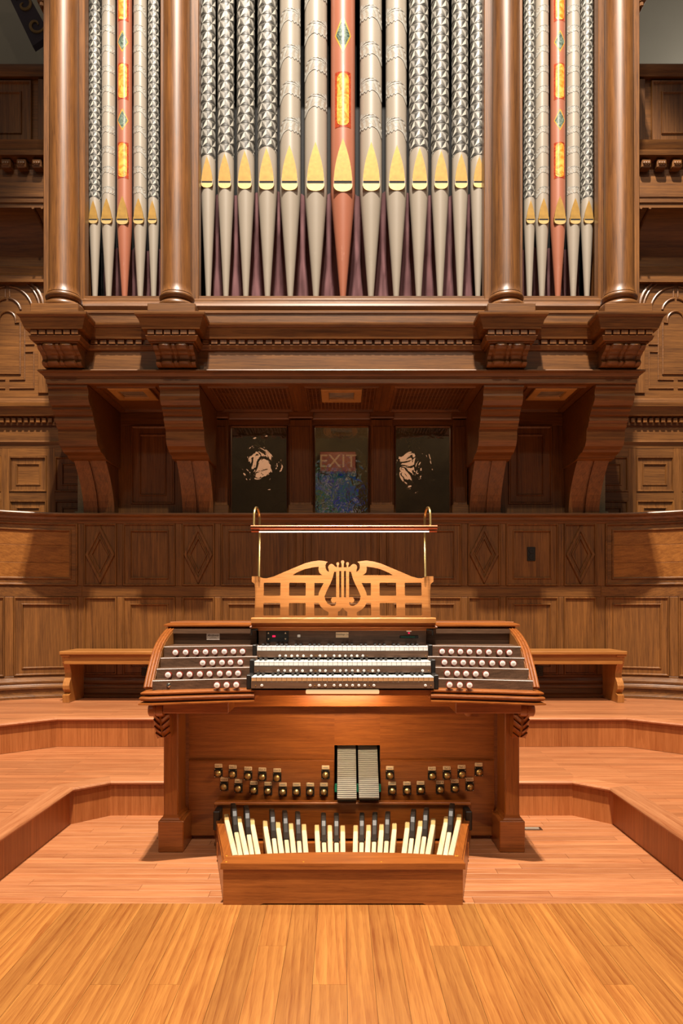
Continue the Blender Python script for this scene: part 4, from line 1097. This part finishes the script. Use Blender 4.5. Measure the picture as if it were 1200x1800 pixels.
left += [(591.9, 996.6), (591.9, 992.0)] + circ(593.3, 989.8, 2.7, 215, -35, 7) + [(594.8, 992.0), (594.8, 996.6), (600.0, 996.6), (600.0, 989.2)] + circ(602, 986.8, 3.1, 220, 90, 5)
outer = left + [(2 * MX - x_, y_) for x_, y_ in reversed(left[:-1])]
def rrect(x0, x1, y0, y1, r=1.2):
    return circ(x1 - r, y0 + r, r, 0, 90, 2) + circ(x0 + r, y0 + r, r, 90, 180, 2) + circ(x0 + r, y1 - r, r, 180, 270, 2) + circ(x1 - r, y1 - r, r, 270, 360, 2)
half = [[(512.4, 1010.6), (520, 1006), (534, 999.8), (548, 996.6), (559.5, 995.2), (559, 1000), (560.5, 1006), (566, 1010.6)],
        rrect(462.3, 492, 1024, 1047), rrect(507.3, 536.7, 1024, 1047), rrect(462.3, 492, 1060, 1082), rrect(507.3, 536.7, 1060, 1082),
        [(552, 1024.4), (568.6, 1024.4), (563.5, 1034), (560, 1042), (559.2, 1046.8), (552, 1046.8)],
        [(552, 1060), (560, 1060), (563, 1066), (569, 1072), (577, 1076), (577.4, 1080), (575.6, 1082), (552, 1082)],
        [(587, 1004.4), (590.6, 1004.4), (590.6, 1050), (588, 1049.4), (583.5, 1050), (581.2, 1054.4), (583, 1059), (587.5, 1060), (590, 1058), (590.5, 1062), (588, 1064.5), (583, 1065), (576, 1061.5), (571.5, 1055), (570, 1048), (574, 1038), (580, 1026), (584, 1016)],
        [(596, 1003), (599.6, 1003), (599.6, 1050.4), (596, 1050.4)]]
holes = []
for h in half: holes.append(h); holes.append([(2 * MX - x_, y_) for x_, y_ in reversed(h)])
holes.append([(602, 1068), (598, 1073), (593.6, 1075.6), (593.6, 1082.4), (610.4, 1082.4), (610.4, 1075.6), (606, 1073)])
loops = [outer] + holes
pts, tri = tess(loops)
zb_m = PZ(1086, DM)
def mpt(p, th):
    z_ = PZ(p[1], DM); lean = (z_ - zb_m) * .16
    return (PX(p[0], DM), DM + lean + th, z_)
mb = MB(); n = len(pts)
vs = [mpt(p, 0) for p in pts] + [mpt(p, .018) for p in pts]
fs = [tuple(f) for f in tri] + [tuple(n + i for i in reversed(f)) for f in tri]
o_ = 0
for lp in loops:
    L = len(lp)
    for i in range(L): fs.append((o_ + i, o_ + (i + 1) % L, n + o_ + (i + 1) % L, n + o_ + i))
    o_ += L
mb.add(vs, fs)
part(con, 'music_desk', mb, M['honey'], label='pierced music desk with a lyre in the middle')
# music lamp
lamp = part(con, 'music_lamp', MB().tube([(PX(441, 3.40), 3.40, PZ(927, 3.40)), (PX(768, 3.40), 3.40, PZ(927, 3.40))], .0125, 14), M['copper'], True, label='copper tube music lamp on two brass arms')
part(lamp, 'reflector_tube', MB().tube([(PX(441.5, 3.40), 3.405, PZ(932.6, 3.40)), (PX(767.5, 3.40), 3.405, PZ(932.6, 3.40))], .009, 12), M['copper'], True)
part(lamp, 'glowing_tube', MB().tube([(PX(455, 3.39), 3.395, PZ(935.2, 3.40)), (PX(754, 3.39), 3.395, PZ(934.6, 3.40))], .0026, 8), M['lampglow'], True)
for px, sg in ((456, -1), (746.5, 1)):
    X = PX(px, 3.56); zt = PZ(910, 3.56)
    ptsl = [(X + sg * -.0, 3.535, PZ(1014, 3.54)), (X, 3.56, PZ(950, 3.56)), (X, 3.565, zt)]
    for i in range(1, 9):
        a = pi * i / 8; ptsl.append((X - sg * -.010 * i / 8, 3.4925 + .0725 * cos(a), zt + .042 * sin(a)))
    ptsl.append((ptsl[-1][0], 3.41, PZ(927, 3.40)))
    part(lamp, 'lamp_arm', MB().tube(ptsl, .0062, 8), M['brass'], True)
al = bpy.data.lights.new('music_lamp_light', 'AREA'); al.shape = 'RECTANGLE'; al.size = .85; al.size_y = .015; al.energy = 5; al.color = (1, .93, .82)
ao = bpy.data.objects.new('music_lamp_light', al); COL.objects.link(ao); ao.location = (.008, 3.392, PZ(937.5, 3.40)); ao.rotation_euler = (radians(0), 0, 0)
# kneeboard, toe panel and opening for the swell shoes
OX0, OX1 = PX(587.5, 3.57), PX(668, 3.57); OZ = PZ(1311, 3.57)
KYf = 3.585
for a, c, z0, z1 in ((-.80, OX0, .405, .80), (OX1, .80, .405, .80), (OX0, OX1, OZ, .80)):
    part(con, 'kneeboard', MB().box(a, c, KYf, KYf + .02, z0, z1), M['con_x'])
for a, c in ((-.80, OX0), (OX1, .80)):
    part(con, 'toe_board', MB().box(a, c, KYf - .025, KYf - .002, .02, .414, .004), M['con_x'])
part(con, 'toe_board', MB().box(OX0, OX1, KYf - .025, KYf - .002, .02, .20, .004), M['con_x'])
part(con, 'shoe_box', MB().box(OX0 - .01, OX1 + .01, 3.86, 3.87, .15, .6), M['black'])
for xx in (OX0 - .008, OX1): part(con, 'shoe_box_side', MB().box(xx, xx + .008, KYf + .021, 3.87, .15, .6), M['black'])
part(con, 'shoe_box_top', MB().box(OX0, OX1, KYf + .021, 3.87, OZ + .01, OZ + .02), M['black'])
def shoe(x0, x1, dy):
    A_ = Vector((3.425 + dy, .252)); B2 = Vector((3.66 + dy, .495)); dv_ = (B2 - A_); ln = dv_.length; dv_.normalize(); nn_ = Vector((-dv_.y, dv_.x))
    if nn_.x > 0: nn_ = -nn_
    pts_ = []; R = 30
    for i in range(R):
        t0 = ln * i / R; t1 = ln * (i + .6) / R; t2 = ln * (i + .68) / R; t3 = ln * (i + .96) / R
        for t_, h_ in ((t0, .006), (t1, .006), (t2, .002), (t3, .002)):
            q = A_ + dv_ * t_ + nn_ * h_; pts_.append((q.x, q.y))
    q = B2 - nn_ * .012; pts_.append((q.x, q.y)); q = A_ - nn_ * .012; pts_.append((q.x, q.y))
    sh = part(con, 'swell_shoe', MB().prism(pts_, 'x', x0, x1), M['rubber'], label='grey ribbed rubber swell shoe')
    q0 = A_ - nn_ * .012 - dv_ * .004; q1 = B2 - nn_ * .012; q2 = q1 - nn_ * .012; q3 = q0 - nn_ * .012
    part(sh, 'shoe_plate', MB().prism([(q.x, q.y) for q in (q0, q1, q2, q3)], 'x', x0 + .003, x1 - .003), M['iron'])
shoe(PX(592.5, 3.5), PX(626, 3.5), .0); shoe(PX(630, 3.5), PX(665, 3.5), .012)
for px in (588, 626.5, 665):
    c = P(px, 1385, 3.55); part(con, 'felt_bushing', MB().box(c.x, c.x + .012, 3.54, 3.565, c.z - .02, c.z + .02, .002), M['felt'])
# toe studs
sb = MB(); sb.box(-.022, .022, -.004, 0, -.024, .024, .002, 0)
for ax_ in (-1, 1):
    for az in (-1, 1): sb.lathe([(.0, -.0065), (.0025, -.006), (.003, -.004)], (ax_ * .018, 0, az * .020), 6, 'y', 1)
sp_me = sb.mesh('stud_plate', [M['iron'], M['chrome']])
st_me = MB().lathe([(.0, -.030), (.010, -.028), (.016, -.022), (.0165, -.012), (.012, -.006), (.012, 0)], (0, 0, 0), 16, 'y').mesh('toe_stud', M['brass'], True)
lb_me = MB().box(-.0205, .0205, -.006, 0, -.0105, .0105, .003).mesh('stud_label', M['label'])
ln_me = MB().box(-.012, .012, -.0004, 0, -.002, .002).mesh('stud_print', M['palette_ink'])
STUDS = [(384, 1358, 'Gen 1', 1), (409, 1360, 'Gen 2', 1), (436, 1363, 'Gen 3', 1), (461, 1364.5, 'Gen 4', 1), (487, 1366, 'Gen 5', 1), (572, 1361, None, 1), (685, 1362, None, 1), (759, 1363, 'Ped 1', 1), (785, 1362, 'Ped 2', 1), (811, 1360, 'Ped 3', 1), (841, 1356, None, 1),
         (394, 1382, 'Gen 6', 0), (419, 1385, 'Gen 7', 0), (446, 1388, 'Gen 8', 0), (471, 1389.5, 'Gen 9', 0), (497, 1391, None, 0), (521, 1391, None, 0), (545, 1391, None, 0), (569, 1391, None, 0), (689, 1389, None, 0), (715, 1389, None, 0), (739, 1388, None, 0), (773, 1387, 'Ped 4', 0), (799, 1385, 'Ped 5', 0), (825, 1382, 'Ped 6', 0)]
for px, py, tx, hi in STUDS:
    d = KYf - .025; c = P(px, py, d)
    so = at(con, 'toe_piston', sp_me, (c.x, d, c.z))
    for nm_, me_, off in (('stud_head', st_me, (0, -.004, 0)), ('stud_label', lb_me, (0, 0, .036))):
        o = bpy.data.objects.new(nm_, me_); COL.objects.link(o); o.parent = so; o.location = off
    if tx: me_ = text_mesh(tx, .0125); me_.materials.append(M['ink']); rt = (pi / 2, 0, 0)
    else: me_ = ln_me; rt = (0, 0, 0)
    o = bpy.data.objects.new('stud_lettering', me_); COL.objects.link(o); o.parent = so; o.location = (0, -.0064, .036); o.rotation_euler = rt
# under-keydesk lamp
ul = part(con, 'knee_lamp', MB().box(PX(538, 3.23), PX(665.5, 3.23), 3.185, 3.215, PZ(1219.5, 3.19), PZ(1213, 3.19), .003), M['warmglow'], label='cream strip lamp under the key desk')
al = bpy.data.lights.new('knee_lamp_light', 'AREA'); al.shape = 'RECTANGLE'; al.size = .34; al.size_y = .03; al.energy = 7.0; al.color = (1, .74, .44)
ao = bpy.data.objects.new('knee_lamp_light', al); COL.objects.link(ao); ao.location = (.005, 3.20, .800); ao.rotation_euler = (radians(42), 0, 0)
part(con, 'drawer_knob', MB().lathe([(.0, -.03), (.016, -.03), (.022, -.026), (.0225, -.016), (.012, -.010), (.012, 0)], (PX(823, 3.56), KYf, PZ(1252, 3.56)), 20, 'y'), M['con_x'], True)
# legs with carved corbels
for s in (-1, 1):
    xo, xi = s * .885, s * .812
    lg = part(con, 'leg', MB().box(*sorted((xo, xi)), 3.395, 3.565, .17, .72, .006), M['con_z'])
    part(lg, 'leg_foot', MB().box(*sorted((s * .907, s * .782)), 3.375, 3.60, 0, .155, .004), M['con_x'])
    part(lg, 'foot_moulding', MB().sweep([(-.02, .15), (.010, .15), (.012, .158), (.004, .166), (.0, .182), (-.02, .182)], [(min(xo, xi), 3.395), (max(xo, xi), 3.395), (max(xo, xi), 3.565), (min(xo, xi), 3.565)][::1], closed=True), M['con_x'])
    cx_ = s * .868
    part(lg, 'corbel_roll', MB().lathe([(.0, -.038), (.022, -.038), (.031, -.033), (.032, -.004), (.029, 0), (.032, .004), (.031, .033), (.022, .038), (.0, .038)], (cx_ + s * .016, 3.27, .722), 24, 'x'), M['con_x'], True)
    def leaf(u, v, cx0=cx_):
        xx = (u - .5) * .078 * (1 - .10 * v); a = abs(u - .5) * 2
        yy = 3.272 + .055 * v ** 2.2 + .016 * a * a - .010 * math.exp(-(a / .09) ** 2)
        ph = (v * 3.6 + a * 1.1 + .3) % 1.0
        yy += .013 * (ph ** 1.5) * min(1, a * 4) * min(1, v * 6 + .2)
        return (cx0 + xx, yy, .695 - .115 * v - .010 * a * v)
    mb = MB(); mb.grid(leaf, 24, 60); part(lg, 'carved_leaf', mb, M['con_z'], smooth=60)
    part(lg, 'corbel_block', MB().prism([(3.31, .775), (3.40, .775), (3.40, .578), (3.355, .578), (3.325, .62), (3.31, .70)], 'x', cx_ - .031, cx_ + .031), M['con_z'])

# ------------------------------------------------------------------ pedalboard
pb = thing('pedalboard', (0.005, 2.78, 0), 'radiating pedalboard with pale maple keys and black sharps', 'pedalboard')
PXC = .006
hb = []
part(pb, 'heel_board_front', MB().prism([(-.489 + PXC, .0), (-.34 + PXC, .0), (-.325 + PXC, .006), (.325 + PXC, .006), (.34 + PXC, .0), (.489 + PXC, .0), (.489 + PXC, .150), (-.489 + PXC, .150)], 'y', 2.785, 2.81), M['con_x'])
n = 20; top = []
for i in range(n + 1):
    u = -1 + 2 * i / n; top.append((u * .498 + PXC, 2.775))
backe = [(-(-1 + 2 * i / n) * .486 + PXC, 2.892 - .0 + .045 * (1 - (-1 + 2 * i / n) ** 2) - .03) for i in range(n + 1)]
part(pb, 'heel_rail', MB().prism(top + backe, 'z', .148, .172), M['con_x'])
for px, py in ((396, 1508), (400, 1515.5), (534, 1517), (669, 1515.5), (803, 1512), (806, 1507)):
    c = P(px, py, 2.83); part(pb, 'screw_head', MB().lathe([(.0, .1735), (.003, .1733), (.0035, .172)], (c.x * 1.0, 2.795 if py > 1512 else 2.86, 0), 8), M['goldpaint'])
for s in (-1, 1):
    A2 = (s * .489 + PXC, 2.79); B3 = (s * .652 + PXC, 3.49)
    th = -s * .03
    part(pb, 'side_frame', MB().prism([A2, B3, (B3[0] + th, B3[1]), (A2[0] + th, A2[1])], 'z', .012, .15), M['con_y'])
    part(pb, 'side_rail', MB().prism([(A2[0] - s * .004, 2.80), (s * .605 + PXC, 3.29), (s * .605 + th * 1.3 + PXC, 3.29), (A2[0] + th * 1.3, 2.80)], 'z', .145, .1705), M['con_y'])
    part(pb, 'side_block', MB().box(*sorted((s * .612 + PXC, s * .645 + PXC)), 3.40, 3.485, .10, .195, .004), M['blackwood'])
nb = 33; toppts = []
part(pb, 'back_rail', MB().box(-.655 + PXC, .655 + PXC, 3.485, 3.515, .03, .212, .003), M['con_x'])
part(pb, 'back_lip', MB().box(-.655 + PXC, .655 + PXC, 3.47, 3.515, .206, .220, .003), M['con_x'])
part(pb, 'guide_rail', MB().box(-.60 + PXC, .60 + PXC, 3.25, 3.28, .02, .09), M['con_x'])
part(pb, 'bottom_board', MB().box(-.47 + PXC, .47 + PXC, 2.82, 3.2, .012, .03), M['con_x'])
# keys
def bar(p0, p1, wd, z0a, z0b, hgt, name, mats, tip=None):
    """bar from p0 (heel) to p1 (toe) with half width wd; z given at each end"""
    A3 = Vector((p0[0], p0[1])); B4 = Vector((p1[0], p1[1])); dv_ = (B4 - A3).normalized(); nn_ = Vector((dv_.y, -dv_.x)) * wd
    vs = []
    b = .003
    for q, z_ in ((A3, z0a), (B4, z0b)):
        for o, zz in ((-1, z_ - hgt), (-1, z_ - b), (-.75, z_), (.75, z_), (1, z_ - b), (1, z_ - hgt)):
            vs.append((q.x + nn_.x * o, q.y + nn_.y * o, zz))
    fs = [(i, (i + 1) % 6, 6 + (i + 1) % 6, 6 + i) for i in range(6)] + [tuple(range(6)), tuple(range(11, 5, -1))]
    return MB().add(vs, fs)
def key_geom(u):
    xf = u * .0504; xb = u * .0640
    return xf, xb, .058 * (abs(u) / 9.3) ** 2
wi = 0
for note in range(32):
    pc = note % 12
    if pc in (0, 2, 4, 5, 7, 9, 11):
        u = wi - 9; wi += 1
        xf, xb, lift = key_geom(u)
        xm = xf + (xb - xf) * .84
        yB = 3.36
        k = part(pb, 'natural_pedal', bar((xf + PXC, 2.875), (xf + (xb - xf) * .80 + PXC, 3.25), .0112, .128 + lift * .8, .146 + lift, .06, '', None), M['maple'])
        A4 = (xf + (xb - xf) * .80 + PXC, 3.25); B5 = (xb + PXC, 3.375)
        mb = MB(); dv_ = (Vector(B5) - Vector(A4)).normalized(); nn_ = Vector((dv_.y, -dv_.x)) * .0112; vs = []
        for t_, zo in ((0, 0), (.5, .0), (.85, -.004), (1, -.016)):
            q = Vector(A4) + (Vector(B5) - Vector(A4)) * t_
            for o, zz in ((-1, -.06), (-1, -.003), (-.75, 0), (.75, 0), (1, -.003), (1, -.06)):
                vs.append((q.x + nn_.x * o, q.y + nn_.y * o, .146 + lift + zo + (zz if zz > -.05 else zz)))
        fs = []
        for r_ in range(3):
            for i in range(6): fs.append((r_ * 6 + i, r_ * 6 + (i + 1) % 6, r_ * 6 + 6 + (i + 1) % 6, r_ * 6 + 6 + i))
        fs += [tuple(range(6)), tuple(range(23, 17, -1))]
        mb.add(vs, fs); part(k, 'worn_toe_end', mb, M['mapletip'])
    else:
        u = wi - 9.5
        xf, xb, lift = key_geom(u)
        xq = xf + (xb - xf) * .52
        k = part(pb, 'sharp_pedal', bar((xf + PXC, 2.875), (xf + (xb - xf) * .52 + PXC, 3.135), .0098, .120 + lift * .8, .132 + lift, .055, '', None), M['maple'])
        A4 = Vector((xq + PXC, 3.135)); B5 = Vector((xb * 1.005 + PXC, 3.40)); dv_ = (B5 - A4).normalized(); nn_ = Vector((dv_.y, -dv_.x)) * .0122; vs = []
        stn = ((0, .008), (.22, .016), (.42, .040), (.50, .058), (.56, .063), (.85, .064), (.97, .060), (1, .050))
        for t_, zo in stn:
            q = A4 + (B5 - A4) * t_
            for o, zz in ((-1, -.06), (-1, -.004), (-.7, 0), (.7, 0), (1, -.004), (1, -.06)):
                vs.append((q.x + nn_.x * o, q.y + nn_.y * o, .132 + lift + zo + zz))
        fs = []
        for r_ in range(len(stn) - 1):
            for i in range(6): fs.append((r_ * 6 + i, r_ * 6 + (i + 1) % 6, r_ * 6 + 6 + (i + 1) % 6, r_ * 6 + 6 + i))
        fs += [tuple(range(6)), tuple(range(len(vs) - 1, len(vs) - 7, -1))]
        part(k, 'ebony_cap', MB().add(vs, fs), M['ebony'])

# ------------------------------------------------------------------ floor plate
c = P(937, 1457, 3.735)
fv = thing('floor_outlet', (c.x, 3.735, .0), 'small metal outlet plate set in the floor right of the console', 'floor outlet')
mb = MB(); rings(mb, [(c.x - .06, c.x + .045, 3.71, 3.76, 0), (c.x - .06, c.x + .045, 3.71, 3.76, .003), (c.x - .05, c.x + .035, 3.718, 3.752, .003), (c.x - .048, c.x + .033, 3.72, 3.75, .001)], lambda u, n, v: (u, v, n), 1)
part(fv, 'metal_frame', mb, M['steel'])
part(fv, 'flap', MB().box(c.x - .046, c.x + .031, 3.722, 3.748, .0012, .0025), M['lens'])

# ------------------------------------------------------------------ hall behind the viewer (seen mirrored in the old glass)
hall = thing('wall_front', (0, -9, 0), 'dim rear wall of the hall facing the organ', kind='structure')
M['hallwall'] = plain('rear_hall_plaster', '#6a5c48', .9, noise=.35, nscale=.8)
part(hall, 'plaster_wall', MB().box(-9, 9, -9.2, -9, 0, 12), M['hallwall'])
def stained(name):
    m, nt, b = nodes(name); N = nt.nodes; L = nt.links
    tc = N.new('ShaderNodeTexCoord'); v = N.new('ShaderNodeTexVoronoi'); v.inputs['Scale'].default_value = 5
    L.new(tc.outputs['Object'], v.inputs['Vector'])
    sp = N.new('ShaderNodeSeparateColor'); L.new(v.outputs['Color'], sp.inputs[0])
    rp = N.new('ShaderNodeValToRGB'); rp.color_ramp.interpolation = 'CONSTANT'
    for i, (p_, c_) in enumerate(((0, '#0c6a5a'), (.25, '#123a9a'), (.5, '#0a7a4a'), (.7, '#8a6a2a'), (.85, '#c8b0a0'))):
        e = rp.color_ramp.elements[i] if i < 2 else rp.color_ramp.elements.new(p_)
        e.position = p_; e.color = lin(c_)
    L.new(sp.outputs[0], rp.inputs[0]); L.new(rp.outputs[0], b.inputs['Emission Color']); b.inputs['Emission Strength'].default_value = .7
    b.inputs['Base Color'].default_value = (.02, .02, .02, 1)
    return m
M['stained'] = stained('stained_glass')
wn = thing('window_4', (-.3, -8.98, 3.8), 'blue and green stained glass window mirrored in the middle pane', kind='structure')
part(wn, 'stained_pane', MB().box(-.95, .5, -9.0, -8.96, 3.9, 5.5), M['stained'])
for a, c in ((-1.02, -.95), (.5, .57), (-.26, -.2)): part(wn, 'window_bar', MB().box(a, c, -9.0, -8.92, 3.85, 5.55), M['oak_z'])
M['lantern'] = plain('lantern_glass', '#f0d8b0', .5, emit='#ffb888', es=1.3)
for x_, z_, lb in ((-2.3, 5.3, 'left'), (1.98, 5.2, 'right')):
    t = thing('pendant_lantern', (x_, -7.5, z_ - .35), 'glowing pendant lantern mirrored in the %s window pane' % lb, 'lantern', 'hall lanterns')
    part(t, 'lantern_globe', MB().lathe([(.05, -.3), (.2, -.26), (.26, 0), (.2, .24), (.06, .3)], (x_, -7.5, z_), 12), M['lantern'], True)
    part(t, 'lantern_chain', MB().tube([(x_, -7.5, z_ + .3), (x_, -7.5, z_ + 4)], .015, 6), M['brass'])
    pl_ = bpy.data.lights.new('hall_fill_light', 'POINT'); pl_.energy = 160; pl_.color = (1, .8, .55); pl_.shadow_soft_size = .27  # added fill that brightens the rear wall, set away from the lanterns
    po = bpy.data.objects.new('hall_fill_light', pl_); COL.objects.link(po); po.location = (x_ * 1.9, -7.5, z_ + 3.2)
pl_ = bpy.data.lights.new('plaster_fill_light', 'POINT'); pl_.energy = 70; pl_.color = (1, .93, .82); pl_.shadow_soft_size = .15  # unseen fill added to lighten the plaster at upper right
po = bpy.data.objects.new('plaster_fill_light', pl_); COL.objects.link(po); po.location = (4.9, 7.2, 6.9)
pl_ = bpy.data.lights.new('passage_fill_light', 'POINT'); pl_.energy = 22; pl_.color = (1, .85, .62); pl_.shadow_soft_size = .1  # unseen fill added so the passage shows through the panes
po = bpy.data.objects.new('passage_fill_light', pl_); COL.objects.link(po); po.location = (0, 6.7, 3.12)
